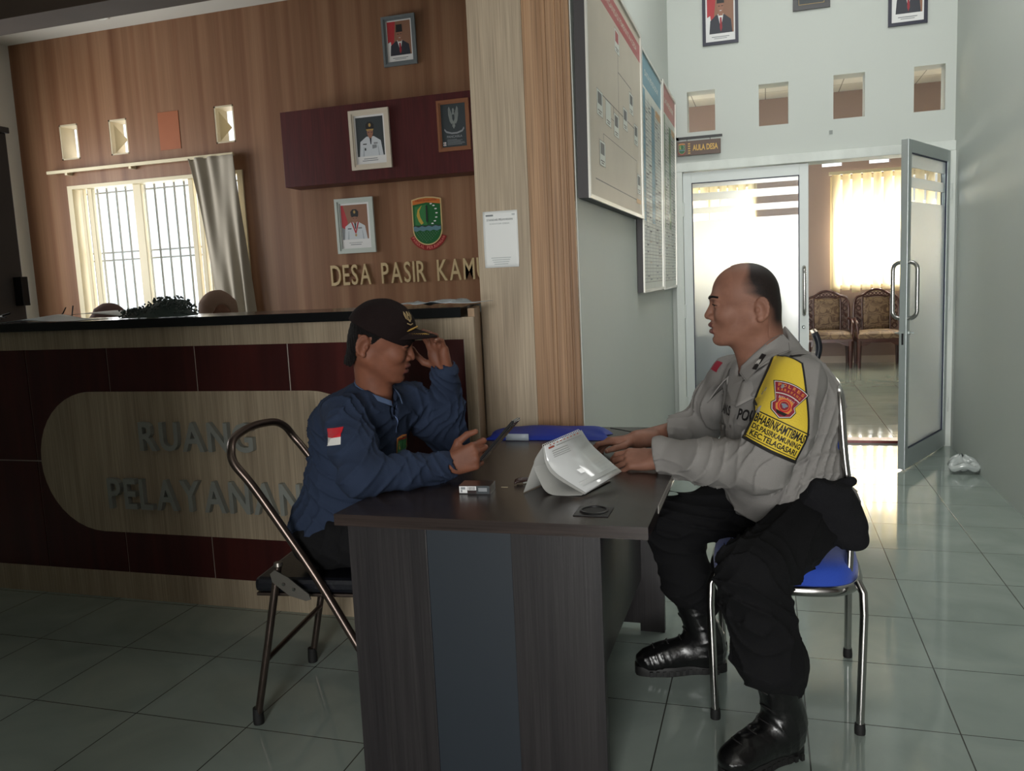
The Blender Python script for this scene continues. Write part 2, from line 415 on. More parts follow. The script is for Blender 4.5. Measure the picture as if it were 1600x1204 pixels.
# ---------------- door frame and the two door leaves
M_chip = mat('chipped_white_paint', (214, 219, 214), 0.5, var=0.22, scale=(7, 7, 2.2), bump=0.3, bscale=20)
mb = MB()
mb.box(-0.645, -0.59, 6.35, 6.559, 0, 2.02, M_chip); mb.box(1.165, 1.2195, 6.35, 6.559, 0, 2.02, M_chip)
mb.box(-0.645, 1.2195, 6.349, 6.56, 2.0205, 2.085, M_chip, 0.004)
struct(mb, 'trim_3', 'chipped white double door frame')
def frosted():
    m, nt, b, N, L = base('frosted_glass_film')
    N.remove(b); out = [n for n in N if n.type == 'OUTPUT_MATERIAL'][0]
    tl = N.new('ShaderNodeBsdfTranslucent'); tl.inputs[0].default_value = (0.9, 0.94, 0.95, 1)
    rf = N.new('ShaderNodeBsdfRefraction'); rf.inputs['Roughness'].default_value = 0.55; rf.inputs['IOR'].default_value = 1.12; rf.inputs[0].default_value = (.95, .97, .98, 1)
    df = N.new('ShaderNodeBsdfDiffuse'); df.inputs[0].default_value = (.62, .68, .72, 1)
    gl = N.new('ShaderNodeBsdfGlossy'); gl.inputs['Roughness'].default_value = .12
    m1 = N.new('ShaderNodeMixShader'); m1.inputs[0].default_value = .5; L.new(tl.outputs[0], m1.inputs[1]); L.new(rf.outputs[0], m1.inputs[2])
    m2 = N.new('ShaderNodeMixShader'); m2.inputs[0].default_value = .22; L.new(m1.outputs[0], m2.inputs[1]); L.new(df.outputs[0], m2.inputs[2])
    m3 = N.new('ShaderNodeMixShader'); m3.inputs[0].default_value = .06; L.new(m2.outputs[0], m3.inputs[1]); L.new(gl.outputs[0], m3.inputs[2])
    L.new(m3.outputs[0], out.inputs[0]); return m
def glass(name, tint=(0.93, 0.95, 0.96), refl=0.08):
    m, nt, b, N, L = base(name)
    N.remove(b); out = [n for n in N if n.type == 'OUTPUT_MATERIAL'][0]
    tr = N.new('ShaderNodeBsdfTransparent'); tr.inputs[0].default_value = tint + (1,)
    gl = N.new('ShaderNodeBsdfGlossy'); gl.inputs['Roughness'].default_value = .02
    lw = N.new('ShaderNodeLayerWeight'); lw.inputs[0].default_value = .12
    mu = N.new('ShaderNodeMath'); mu.operation = 'MULTIPLY'; mu.inputs[1].default_value = .6; L.new(lw.outputs['Fresnel'], mu.inputs[0])
    m1 = N.new('ShaderNodeMixShader'); L.new(mu.outputs[0], m1.inputs[0]); L.new(tr.outputs[0], m1.inputs[1]); L.new(gl.outputs[0], m1.inputs[2])
    L.new(m1.outputs[0], out.inputs[0]); return m
M_frost = frosted(); M_glass = glass('clear_glass'); M_tint = glass('smoke_tinted_glass', (0.5, 0.55, 0.6))

def leaf_parts(root, W, H, sgn, stripes, fm):
    """door leaf from x=0 (hinge) to x=sgn*W, centred on y=0, standing on z=.012"""
    st = 0.062; T = 0.021
    f = MB()
    def X(a, b): return (min(sgn * a, sgn * b), max(sgn * a, sgn * b))
    z0 = 0.012
    a = X(0, st); f.box(a[0], a[1], -T, T, z0, H, fm, 0.002)
    a = X(W - st, W); f.box(a[0], a[1], -T, T, z0, H, fm, 0.002)
    a = X(st, W - st); f.box(a[0], a[1], -T, T, H - 0.075, H, fm); f.box(a[0], a[1], -T, T, z0, z0 + 0.12, fm)
    f.build('leaf_frame', root)
    g = MB(); g0 = z0 + 0.12; g1 = H - 0.075
    for s_ in (-1, 1):
        for aa in ((st, st + .006), (W - st - .006, W - st)):
            a = X(*aa); g.box(a[0], a[1], s_ * 0.012 - .004, s_ * 0.012 + .004, g0, g1, M_gasket)
        a = X(st, W - st); g.box(a[0], a[1], s_ * .012 - .004, s_ * .012 + .004, g1 - .006, g1, M_gasket); g.box(a[0], a[1], s_ * .012 - .004, s_ * .012 + .004, g0, g0 + .006, M_gasket)
    g.build('glazing_gasket', root)
    p = MB(); a = X(st + .004, W - st - .004)
    zs = [g0] + [z for s_ in stripes for z in s_] + [g1]
    for i in range(len(zs) - 1):
        mm = M_glass if i % 2 else M_frost
        p.box(a[0], a[1], -.003, .003, zs[i], zs[i + 1], mm)
    p.build('glass_pane', root, fixn=True)
    hx = sgn * (W - st / 2)
    for s_ in (-1, 1):
        h = MB(); y = s_ * (T + .05); pts = []
        zc0, zc1 = 0.95, 1.29
        q = 0.045
        pts = [(hx, s_ * T, zc1 - .0)]
        for k in range(7):
            an = k / 6 * PI / 2; pts.append((hx, s_ * (T + .05 - q + q * math.sin(an)), zc1 - q + q * math.cos(an)))
        for k in range(7):
            an = k / 6 * PI / 2; pts.append((hx, s_ * (T + .05 - q + q * math.cos(an)), zc0 + q - q * math.sin(an)))
        pts.append((hx, s_ * T, zc0))
        h.tube([Vector(p_) for p_ in pts], 0.0125, M_chrome, 12); h.build('pull_handle', root)
    k = MB()
    ex = sgn * W
    k.box(ex - .001, ex + sgn * .0015, -.012, .012, .74, .94, M_alu2); k.box(ex, ex + sgn * .003, -.006, .006, .79, .86, M_black)
    for s_ in (-1, 1): k.lathe([(.012, 0), (.012, .012), (.005, .013), (.004, .035)], (sgn * (W - .035), s_ * T, .86), M_alu2, 12, (0, s_, 0))
    k.build('lock', root)
    hg = MB()
    for z in (.3, 1.0, 1.75): hg.tube([(0, -T - .006, z - .05), (0, -T - .006, z + .05)], .008, M_chip, 10)
    hg.build('hinge', root)
def build_leaf(name, loc, rot, W, sgn, label, stripes, fm):
    r = thing(name, (0, 0, 0), label, 'door'); del r['category']; r['kind'] = 'structure'
    leaf_parts(r, W, 2.015, sgn, stripes, fm)
    r.location = loc; r.rotation_euler = (0, 0, rot); return r
build_leaf('door_1', (-0.588, 6.40, 0), 0, 0.875, 1, 'closed left leaf of the glazed double door', [(1.665, 1.715), (1.76, 1.81), (1.865, 1.905)], M_alu)
hx, hy = 1.163, 6.33
a_ = math.atan2(hy - 5.51, hx - 0.775)
build_leaf('door_2', (hx, hy, 0), a_, 0.872, -1, 'open right leaf of the glazed double door, swung towards the hallway', [(1.655, 1.74), (1.80, 1.86)], M_alu2)

# ---------------- service room window: sliding casements, grille
r = thing('window_1', (-4.79, YB, 0.85), 'cream sliding window with a vertical bar grille behind the service counter', 'window'); del r['category']; r['kind'] = 'structure'
mb = MB(); x0, x1, z0, z1 = -5.65, -3.93, .85, 2.25
mb.box(x0, x0 + .05, YB - .015, YB + .1, z0 + .05, z1 - .028, M_cream); mb.box(x1 - .05, x1, YB - .015, YB + .1, z0 + .05, z1 - .028, M_cream)
mb.box(x0, x1, YB - .015, YB + .1, z1 - .028, z1, M_cream); mb.box(x0, x1, YB - .03, YB + .1, z0, z0 + .05, M_cream)
mb.build('window_frame', r)
for (a, b) in ((-5.565, -5.53), (-5.485, -5.44), (-5.02, -4.94), (-4.475, -4.43), (-4.40, -4.36), (-4.29, -4.25)):
    mb = MB(); mb.box(a, b, YB + .03, YB + .07, z0 + .05, z1 - .028, M_cream, .004); mb.build('casement_stile', r)
mb = MB(); M_bar = mat('grey_grille_bar', (150, 148, 140), 0.5)
for i in range(17):
    x = x0 + .08 + i * .098
    mb.tube([(x, YB + .13, z0), (x, YB + .13, z1)], .009, M_bar, 8)
for z in (1.62, 1.685, 2.19, .98): mb.tube([(x0, YB + .13, z), (x1, YB + .13, z)], .007, M_bar, 8)
mb.build('grille', r)
mb = MB(); mb.box(-5.44, -5.02, YB + .045, YB + .05, z0 + .05, z1 - .028, M_glass); mb.box(-4.93, -4.45, YB + .045, YB + .05, z0 + .05, z1 - .028, M_glass); mb.build('glass_pane', r)
# ventilation openings above it: plastered rims; the third is closed by a board
M_rim = mat('cream_vent_rim', (200, 188, 160), .6)
for i, (a, b, c, d) in enumerate(SH):
    if i == 2: continue
    mb = MB()
    mb.box(a, a + .012, YB + .002, YB + .155, c, d, M_rim); mb.box(b - .012, b, YB + .002, YB + .155, c, d, M_rim)
    mb.box(a, b, YB + .002, YB + .155, c, c + .012, M_rim); mb.box(a, b, YB + .002, YB + .155, d - .012, d, M_rim)
    tag(mb.build('trim_%d' % (4 + i)), kind='structure')
# inclined weather board in the openings that show a slanted pale side
for i in (1, 3):
    a, b, c, d = SH[i]
    mb = MB(); mb.add([(a, YB + .02, c), (a + .06, YB + .14, c + .14), (a, YB + .02, d), (a - .0, YB + .15, c + .14)], [(0, 1, 2), (0, 3, 1), (1, 3, 2), (0, 2, 3)], M_rim)
    tag(mb.build('trim_%d' % (8 + i)), kind='structure')
# aula windows behind vertical blinds
for wi, (xa, xb, lab) in enumerate(((.80, 3.0, 'wide window of the meeting hall seen through the open doorway'), (-2.6, -.12, 'second wide window of the meeting hall behind the closed frosted leaf'))):
    r = thing('window_%d' % (wi + 2), ((xa + xb) / 2, YF, .98), lab, 'window'); del r['category']; r['kind'] = 'structure'
    mb = MB(); n = 4
    for k in range(n + 1):
        x = xa + (xb - xa - .05) * k / n; mb.box(x, x + .05, YF + .02, YF + .1, 1.03, 2.39, M_cream)
    mb.box(xa, xb, YF + .02, YF + .1, 2.39, 2.44, M_cream); mb.box(xa, xb, YF + .02, YF + .1, .98, 1.03, M_cream)
    mb.build('window_frame', r)
# ================================================================ things
M_pale = wood('pale_ash_laminate', (156, 140, 119), (178, 162, 139), 0.42, sc=(9, 9, .7), fine=(170, 170, 3))
M_tan = wood('tan_oak_laminate', (150, 115, 84), (172, 137, 104), 0.42, sc=(16, 16, .5), fine=(150, 150, 2), fineamt=.3)
M_maroon = wood('maroon_laminate', (58, 22, 22), (72, 28, 26), 0.35, sc=(10, 10, 1), fine=(30, 30, 2), fineamt=.15, spec=.4)
M_grout = mat('pale_joint_line', (186, 174, 164), .6)
M_blacktop = mat('black_granite_top', (16, 17, 20), .18, var=.3, scale=(80, 80, 80))
M_silver = mat('brushed_silver_letter', (142, 145, 140), .3, 0.0, var=.1, scale=(30, 30, 30))
M_goldl = mat('matt_gold_letter', (190, 168, 128), .5, .1, var=.06)
M_dark = wood('dark_wenge_laminate', (34, 31, 33), (43, 40, 41), .38, sc=(30, 30, 1), fine=(220, 220, 4), fineamt=.3, spec=.45)
M_darktop = wood('dark_wenge_top', (42, 34, 32), (52, 43, 40), .26, sc=(2, 20, 20), fine=(4, 200, 200), fineamt=.3, spec=.5)
M_slate = mat('slate_blue_laminate', (29, 36, 44), .45, var=.08)

# ---- pillar
r = thing('wood_clad_pillar', (-0.875, 3.0, 0), 'tall pillar clad in pale and tan wood laminate at the end of the service counter', 'pillar')
mb = MB(); mb.box(-1.075, -0.862, 3.10, 3.30, 0, 4.1, M_pale, .002); mb.build('pale_panel', r)
mb = MB(); mb.box(-0.862, -0.685, 3.108, 3.30, 0, 4.1, M_tan)
mb.box(-0.790, -0.772, 3.100, 3.110, 0, 4.1, M_tan, .003); mb.box(-.742, -.735, 3.101, 3.110, 0, 4.1, M_tan, .002); mb.box(-0.705, -0.683, 3.095, 3.30, 0, 4.1, M_tan, .003); mb.box(-0.723, -0.712, 3.101, 3.110, 0, 4.1, M_tan, .002)
mb.build('tan_panel', r)
# ---- notice on the pillar
M_txt = mat('grey_print', (120, 124, 126), .6); M_txtl = mat('faint_print', (176, 182, 182), .6); M_teal = mat('teal_print', (150, 186, 182), .6)
mb = MB(); mb.grid(lambda a, b: (-1.048 + a * .139 + (0.012 if False else 0), 3.0985 - .003 * math.sin(b * PI) * (1 - a) - (.006 * max(0, a - .8) / .2 * max(0, .2 - b) / .2), 1.342 + b * .215), 12, 14, M_paper, thick=.0006)
U, V, NN = Vector((1, 0, 0)), Vector((0, 0, 1)), Vector((0, -1, 0))
def tl(mb, x, z, w, h, m, y=3.0935): mb.poly([(0, 0), (w, 0), (w, h), (0, h)], (x, y, z), U, V, m)
tl(mb, -1.035, 1.538, .03, .006, M_txt); tl(mb, -.93, 1.538, .012, .006, M_txtl)
put_text(mb, 'STANDAR PELAYANAN', (-1.032, 3.0935, 1.520), U, V, .105, .008, M_txt)
put_text(mb, 'KANTOR DESA', (-1.02, 3.0935, 1.506), U, V, .08, .006, M_txtl)
for i in range(4): tl(mb, -1.02 + .004 * i, 1.378 - i * .008, .08 - .008 * i, .0025, M_txtl)
tag(mb.build('paper_notice'), 'small white paper notice taped on the pale wood pillar, lower right corner torn', 'notice')

# ---- service counter
r = thing('service_counter', (-2.4, 2.81, 0), 'long pale wood service counter with maroon panels and an oval sign field', 'counter')
cx0, cx1, cy = -4.3, -1.005, 2.81
mb = MB(); mb.prism([(cx0, cy + .012), (-1.03, cy + .012), (-1.10, 3.095), (-1.10, 3.24), (cx0, 3.24)], (0, 0, 0), (1, 0, 0), (0, 1, 0), (0, 0, 1.168), M_pale); mb.build('body', r)
mb = MB(); mb.box(cx0, cx1, cy, cy + .012, 1.088, 1.168, M_pale, .001); mb.build('top_trim', r)
mb = MB(); mb.box(cx0, cx1, cy, cy + .012, 0, .12, M_pale, .001); mb.box(-1.045, cx1, cy, cy + .012, .12, 1.088, M_pale); mb.build('base_trim', r)
def stadium(x0, x1, z0, z1, n=20):
    rr = (z1 - z0) / 2; zc = (z0 + z1) / 2
    p = [(x1 - rr + rr * math.sin(t * PI / n), zc + rr * math.cos(t * PI / n)) for t in range(n + 1)]
    p += [(x0 + rr - rr * math.sin(t * PI / n), zc - rr * math.cos(t * PI / n)) for t in range(n + 1)]
    return p
px0, px1, pz0, pz1 = -3.045, -1.39, .298, .905
# maroon field panels around the oval, cut along the joint lines
def clip_panels():
    xs = [cx0 + .0, -3.50, -3.07, -2.638, -2.2025, -1.775, -1.345, -1.045]
    outs = []
    g = .0034
    for z0, z1 in ((.12, .597), (.603, 1.088)):
        for i in range(len(xs) - 1):
            a, b = xs[i] + g, xs[i + 1] - g
            n = 26; top = []; 
            rr = (pz1 - pz0) / 2; zc = (pz0 + pz1) / 2
            def edge(x):
                if x <= px0 or x >= px1: return None
                if x < px0 + rr: h = math.sqrt(max(0, rr * rr - (px0 + rr - x) ** 2))
                elif x > px1 - rr: h = math.sqrt(max(0, rr * rr - (x - px1 + rr) ** 2))
                else: h = rr
                return h
            xsn = sorted(set([a, b] + [a + (b - a) * k / n for k in range(n + 1)] + [q for q in (px0, px1) if a < q < b]))
            for k in range(len(xsn) - 1):
                xa, xb = xsn[k], xsn[k + 1]
                ha, hb = edge(xa), edge(xb)
                ha = ha or 0; hb = hb or 0
                if z0 < .5: 
                    ta, tb = min(z1, zc - ha), min(z1, zc - hb)
                    outs.append([(xa, z0), (xb, z0), (xb, tb), (xa, ta)])
                else:
                    ta, tb = max(z0, zc + ha), max(z0, zc + hb)
                    outs.append([(xa, ta), (xb, tb), (xb, z1), (xa, z1)])
    return outs
mb = MB(); mb.box(cx0, -1.045, cy + .006, cy + .012, .12, 1.088, M_grout)
mb.build('joint_backing', r)
mb = MB()
for q in clip_panels(): mb.prism(q, (0, cy + .0005, 0), U, V, (0, .006, 0), M_maroon)
mb.build('maroon_panel', r)
mb = MB(); mb.prism(stadium(px0, px1, pz0, pz1), (0, cy - .002, 0), U, V, (0, .010, 0), M_pale); mb.build('oval_sign_field', r)
mb = MB(); mb.prism([(-1.03, cy + .013), (-1.005, cy + .013), (-1.078, 3.095), (-1.10, 3.095)], (0, 0, 0), (1, 0, 0), (0, 1, 0), (0, 0, 1.198), wood('brown_end_laminate', (150, 124, 98), (166, 140, 112), .45)); mb.build('end_post', r)
mb = MB(); mb.prism([(cx0, 2.79), (-1.045, 2.79), (-1.115, 3.095), (-1.115, 3.27), (cx0, 3.27)], (0, 0, 1.1685), (1, 0, 0), (0, 1, 0), (0, 0, .0355), M_blacktop)
tag(mb.build('granite_worktop'), 'black polished worktop lying on the service counter', 'worktop')

def letters(name, s, x0, z0, w, h, y, m, ext, bold, label, cat, gap_word=.6, squash=1.0, ypos=None):
    """separate raised letters, fitted to width w and cap height h"""
    L = []
    for ch in s:
        if ch == ' ': L.append((ch, None, None, gap_word)); continue
        vs, fs = text_geo(ch, 1.0, 0.0, bold)
        a = min(p.x for p in vs); b = max(p.x for p in vs); L.append((ch, a, b, b - a))
    gap = .13
    tot = sum(q[3] for q in L) + gap * (len(L) - 1)
    k = w / tot
    r = thing(name, (x0 + w / 2, y, z0), label, cat)
    x = x0
    for ch, a, b, ww in L:
        if a is not None:
            vs, fs = text_geo(ch, 1.0, ext / h, bold)
            ya = min(p.y for p in vs); yb = max(p.y for p in vs)
            mb = MB()
            out = [Vector((x + (p.x - a) * k, y - ext - p.z * h, z0 + (p.y - ya) / (yb - ya) * h)) for p in vs]
            mb.add(out, fs, m); mb.build('letter', r)
        x += (ww + gap) * k
    return r
letters('counter_sign_lettering', 'RUANG', -2.492, .660, .545, .120, 2.806, M_silver, .011, .018, 'raised silver word RUANG on the oval field of the counter', 'sign')
letters('counter_sign_lettering', 'PELAYANAN', -2.682, .408, .93, .130, 2.806, M_silver, .011, .018, 'raised silver word PELAYANAN below RUANG on the counter front', 'sign')
letters('wall_sign_lettering', 'DESA PASIR KAMUNING', -3.215, 1.312, 1.615, .155, YB - .001, M_goldl, .008, .008, 'raised pale gold lettering on the striped wood wall, end hidden by the pillar', 'sign', gap_word=.42)

# ---- maroon wall box
mb = MB(); mb.box(-3.44, -1.2, 5.6, YB + .001, 2.055, 2.60, wood('maroon_box_laminate', (70, 26, 28), (82, 30, 32), .4, sc=(20, 20, 2)), .002)
tag(mb.build('wall_display_panel'), 'long maroon display box mounted on the striped wood wall', 'display panel')

# ---- framed pictures
P_red = mat('print_red', (176, 44, 52), .5); P_white = mat('print_white', (222, 222, 222), .5); P_skin = mat('print_skin', (150, 104, 84), .5)
P_suit = mat('print_dark_suit', (40, 42, 54), .5); P_cap = mat('print_black', (24, 24, 26), .5); P_brown = mat('print_brown', (140, 100, 78), .5)
P_uni = mat('print_white_uniform', (198, 204, 210), .5); P_uni2 = mat('print_grey_uniform_fold', (160, 168, 176), .5); P_dk = mat('print_dark_grey', (46, 54, 58), .5); P_gold = mat('print_gold', (170, 140, 80), .5)
P_tie = mat('print_tie_red', (150, 30, 44), .5); P_green = mat('print_green', (34, 92, 52), .5); P_grey = mat('print_grey', (130, 134, 138), .5); P_blue = mat('print_blue', (90, 130, 156), .5)
def ell(cx, cy_, a, b, n=20, t0=0, t1=2 * PI):
    full = abs(t1 - t0 - 2 * PI) < 1e-6
    m_ = n if full else n + 1
    return [(cx + a * math.cos(t0 + (t1 - t0) * k / n), cy_ + b * math.sin(t0 + (t1 - t0) * k / n)) for k in range(m_)]
class Art:
    """flat print: layers stacked by fractions of a millimetre"""
    def __init__(s, o, u, v, w, h):
        s.o = Vector(o); s.u = Vector(u).normalized(); s.v = Vector(v).normalized(); s.n = s.u.cross(s.v); s.w = w; s.h = h; s.k = 0; s.mb = MB(); s.step = .00006
    def p(s, pts, m):
        s.k += 1
        o = s.o + s.n * (s.step * s.k)
        s.mb.poly([(a * s.w, b * s.h) for a, b in pts], o, s.u, s.v, m)
    def r(s, x0, x1, y0, y1, m): s.p([(x0, y0), (x1, y0), (x1, y1), (x0, y1)], m)
    def t(s, txt, x, y, w, h, m, bold=.0):
        s.k += 1
        o = s.o + s.u * (x * s.w) + s.v * (y * s.h) + s.n * (s.step * s.k)
        put_text(s.mb, txt, o, s.u, s.v, w * s.w, h * s.h, m, bold)
def bust(A, kind, x0, x1, y0, y1):
    """portrait print in the box x0..x1,y0..y1 of the art"""
    def T(pts): return [(x0 + (x1 - x0) * a, y0 + (y1 - y0) * b) for a, b in pts]
    if kind == 'suit':
        A.p(T([(0, 0), (1, 0), (1, 1), (0, 1)]), P_brown); A.p(T([(0, .3), (.22, .1), (.36, 1), (0, 1)]), P_red); A.p(T([(0, 0), (.2, 0), (.12, .42), (0, .38)]), P_white)
        A.p(T([(.08, 0), (.12, .3), (.34, .42), (.66, .42), (.9, .3), (.95, 0)]), P_suit)
        A.p(T([(.4, .44), (.62, .44), (.52, .1)]), P_white); A.p(T([(.48, .36), (.55, .36), (.57, .12), (.52, .04), (.48, .12)]), P_tie)
        A.p(T([(.43, .4), (.6, .4), (.6, .52), (.43, .52)]), P_skin); A.p(T(ell(.51, .62, .125, .165)), P_skin)
        A.p(T([(.37, .68), (.65, .68), (.64, .9), (.39, .9)]), P_cap)
        A.p(T([(.42, .61), (.49, .61), (.49, .625), (.42, .625)]), P_cap); A.p(T([(.54, .61), (.61, .61), (.61, .625), (.54, .625)]), P_cap)
        A.p(T([(.47, .52), (.56, .52), (.54, .505), (.49, .505)]), P_white)
    else:
        bg = P_dk if kind == 'uniform_dark' else P_brown
        A.p(T([(0, 0), (1, 0), (1, 1), (0, 1)]), bg)
        if kind == 'uniform_flag': A.p(T([(0, .38), (.12, .3), (.24, .5), (.08, 1), (0, 1)]), P_red); A.p(T([(0, 0), (.2, 0), (.14, .3), (0, .36)]), P_grey)
        A.p(T([(.08, 0), (.13, .38), (.36, .5), (.64, .5), (.88, .38), (.95, 0)]), P_uni)
        A.p(T([(.2, 0), (.24, .25), (.26, .25), (.25, 0)]), P_uni2); A.p(T([(.78, 0), (.76, .25), (.78, .25), (.82, 0)]), P_uni2)
        A.p(T([(.44, .5), (.58, .5), (.51, .4)]), P_skin); A.p(T([(.48, .46), (.55, .46), (.53, .3), (.5, .3)]), P_suit)
        A.p(T(ell(.51, .61, .11, .14)), P_skin)
        A.p(T([(.37, .68), (.36, .8), (.44, .87), (.58, .87), (.66, .8), (.65, .68)]), P_cap)
        A.p(T([(.37, .69), (.65, .69), (.62, .64), (.51, .66), (.4, .64)]), P_gold if kind == 'uniform_dark' else P_cap); A.p(T(ell(.51, .79, .045, .05, 8)), P_gold)
        A.p(T([(.43, .6), (.49, .6), (.49, .612), (.43, .612)]), P_cap); A.p(T([(.54, .6), (.6, .6), (.6, .612), (.54, .612)]), P_cap)
        A.p(T([(.62, .3), (.76, .3), (.76, .34), (.62, .34)]), P_grey); A.p(T([(.22, .3), (.36, .3), (.36, .325), (.22, .325)]), P_cap)
        if kind == 'uniform_flag':
            A.p(T([(.36, .5), (.41, .5), (.53, .2), (.5, .16)]), P_red); A.p(T([(.66, .5), (.61, .5), (.5, .2), (.53, .16)]), P_red); A.p(T(ell(.515, .12, .035, .04, 10)), P_gold)
        else: A.p(T(ell(.3, .18, .03, .04, 10)), P_dk); A.p(T([(.56, .18), (.72, .2), (.72, .28), (.56, .28)]), P_grey)
def framed(name, label, cx, cz, w, h, y, fm, fw, arts, tilt=0.0, dep=.018, inner=None, group=None, roll=0.0, cat='framed picture'):
    """picture on a wall facing the camera side (-y); bottom edge touches the wall"""
    r = thing(name, (cx, y, cz - h / 2), label, cat, 'official portraits on the walls' if name == 'framed_portrait' else group)
    z0 = -h / 2; f = MB()
    def fr(a, b, d0, d1, m):
        f.box(-w / 2 + a, -w / 2 + b, -d1, -d0, -h / 2 + a, h / 2 - a, m); f.box(w / 2 - b, w / 2 - a, -d1, -d0, -h / 2 + a, h / 2 - a, m)
        f.box(-w / 2 + b, w / 2 - b, -d1, -d0, h / 2 - b, h / 2 - a, m); f.box(-w / 2 + b, w / 2 - b, -d1, -d0, -h / 2 + a, -h / 2 + b, m)
    fr(0, fw * .6, 0, dep, fm); fr(fw * .6, fw, 0, dep * .75, inner or fm)
    f.box(-w / 2 + fw * .9, w / 2 - fw * .9, -dep * .35, 0, -h / 2 + fw * .9, h / 2 - fw * .9, M_paper)
    f.v = [(p[0], p[1], p[2] + h / 2) for p in f.v]
    A = Art((-w / 2 + fw, -dep * .36, fw), (1, 0, 0), (0, 0, 1), w - 2 * fw, h - 2 * fw)
    arts(A)
    for nm, m_ in (('frame', f), ('print', A.mb)):
        o = m_.build(nm, None, fixn=(nm == 'frame')); o.parent = r
    r.rotation_euler = (tilt, roll, 0)
    return r
M_fgrey = mat('grey_picture_frame', (112, 120, 124), .35, .2); M_fwhite = mat('cream_picture_frame', (206, 196, 180), .45); M_fpale = mat('pale_green_grey_frame', (188, 196, 190), .45)
M_fnavy = mat('navy_picture_frame', (28, 30, 52), .35); M_fbrown = mat('brown_picture_frame', (134, 88, 62), .35); M_fblack = mat('black_picture_frame', (22, 22, 26), .35)
def cap2(A, a='', b=''):
    A.t(a, .25, .075, .5, .022, P_grey); A.t(b, .32, .035, .36, .022, P_grey)
def art_suit(A): A.r(0, 1, 0, 1, P_white); bust(A, 'suit', .05, .95, .15, .97); A.r(.2, .8, .08, .095, P_grey); A.r(.28, .72, .05, .062, P_grey)
def art_ud(A): A.r(0, 1, 0, 1, P_white); bust(A, 'uniform_dark', .05, .95, .16, .96); A.r(.25, .7, .1, .115, P_grey); A.r(.2, .72, .06, .075, P_grey)
def art_uf(A): A.r(0, 1, 0, 1, P_white); bust(A, 'uniform_flag', .04, .93, .2, .96); A.r(.25, .7, .12, .13, P_grey); A.r(.3, .66, .075, .09, P_grey)
def garuda(A, cx, cy_, s, m, m2):
    for sg in (-1, 1):
        A.p([(cx + sg * a * s, cy_ + b * s) for a, b in ([(.05, .1), (.16, .3), (.34, .62), (.44, .5), (.44, .2), (.34, -.12), (.2, -.28), (.07, -.22)][::sg])], m)
        for q in range(4):
            A.p([(cx + sg * a * s, cy_ + b * s) for a, b in ([(.14 + q * .07, -.12 + q * .02), (.17 + q * .07, .28 + q * .07), (.155 + q * .07, .28 + q * .07)][::sg])], m2)
        A.p([(cx + sg * a * s, cy_ + b * s) for a, b in ([(.02, -.2), (.1, -.2), (.13, -.42), (.05, -.42)][::sg])], m)
    A.p([(cx + a * s, cy_ + b * s) for a, b in ell(0, .42, .085, .1, 12)], m); A.p([(cx + a * s, cy_ + b * s) for a, b in [(.05, .4), (.14, .38), (.06, .46)]], m)
    A.p([(cx + a * s, cy_ + b * s) for a, b in [(-.08, -.28), (.08, -.28), (.13, .12), (.07, .36), (-.07, .36), (-.13, .12)]], m)
    A.p([(cx + a * s, cy_ + b * s) for a, b in [(0, -.16), (.1, -.02), (.1, .2), (-.1, .2), (-.1, -.02)]], m2)
    A.p([(cx + a * s, cy_ + b * s) for a, b in [(-.09, -.3), (.09, -.3), (.05, -.5), (-.05, -.5)]], m)
def art_panca(A):
    A.r(0, 1, 0, 1, P_dk)
    garuda(A, .5, .66, .46, mat('print_silver', (120, 126, 124), .5), P_dk)
    A.p([(.12, .44), (.2, .38), (.4, .34), (.62, .34), (.82, .38), (.9, .45), (.92, .41), (.84, .34), (.62, .3), (.4, .3), (.18, .34), (.1, .4)], P_grey)
    A.t('PANCASILA', .2, .215, .62, .055, P_grey, .02)
    for i, w_ in enumerate((.4, .62, .55, .7, .72, .6)): A.r(.2, .2 + w_, .17 - i * .024, .178 - i * .024, P_grey)
    for z_ in (.04, .09): A.r(.04, .15, z_, z_ + .035, P_white); A.r(.07, .12, z_ + .008, z_ + .024, P_tie)
framed('framed_portrait', 'grey framed portrait of a man in suit, highest on the striped wood wall', -2.527, 3.046, .262, .345, YB, M_fgrey, .03, art_suit, tilt=.03)
framed('framed_portrait', 'cream framed portrait of a white uniform before a dark backdrop, on the maroon box', -2.713, 2.34, .315, .415, 5.6, M_fwhite, .038, art_ud, tilt=.02)
framed('framed_national_emblem', 'brown framed dark Pancasila poster with winged eagle, on the maroon box', -2.07, 2.376, .238, .345, 5.6, M_fbrown, .028, art_panca, tilt=.02, cat='framed poster')
framed('framed_portrait', 'pale framed portrait of a white uniform with red ribbon, left of the green shield emblem', -2.980, 1.757, .32, .41, YB, M_fpale, .036, art_uf, tilt=.02, roll=.0)
framed('framed_portrait', 'navy framed portrait of a man in suit, above the AULA DESA sign', -.304, 3.10, .248, .41, 6.4, M_fnavy, .022, art_suit)
framed('framed_plaque', 'black framed plaque cut by the top edge of the photo between two portraits', .308, 3.19, .243, .275, 6.4, M_fblack, .03, lambda A: (A.r(0, 1, 0, 1, P_dk), A.r(.04, .96, .03, .045, P_gold), A.r(.04, .055, .04, .97, P_gold), A.r(.945, .96, .04, .97, P_gold)), cat='framed plaque')
framed('framed_portrait', 'navy framed portrait with a red tie, above the open door leaf', .917, 3.075, .242, .41, 6.4, M_fnavy, .022, art_suit)

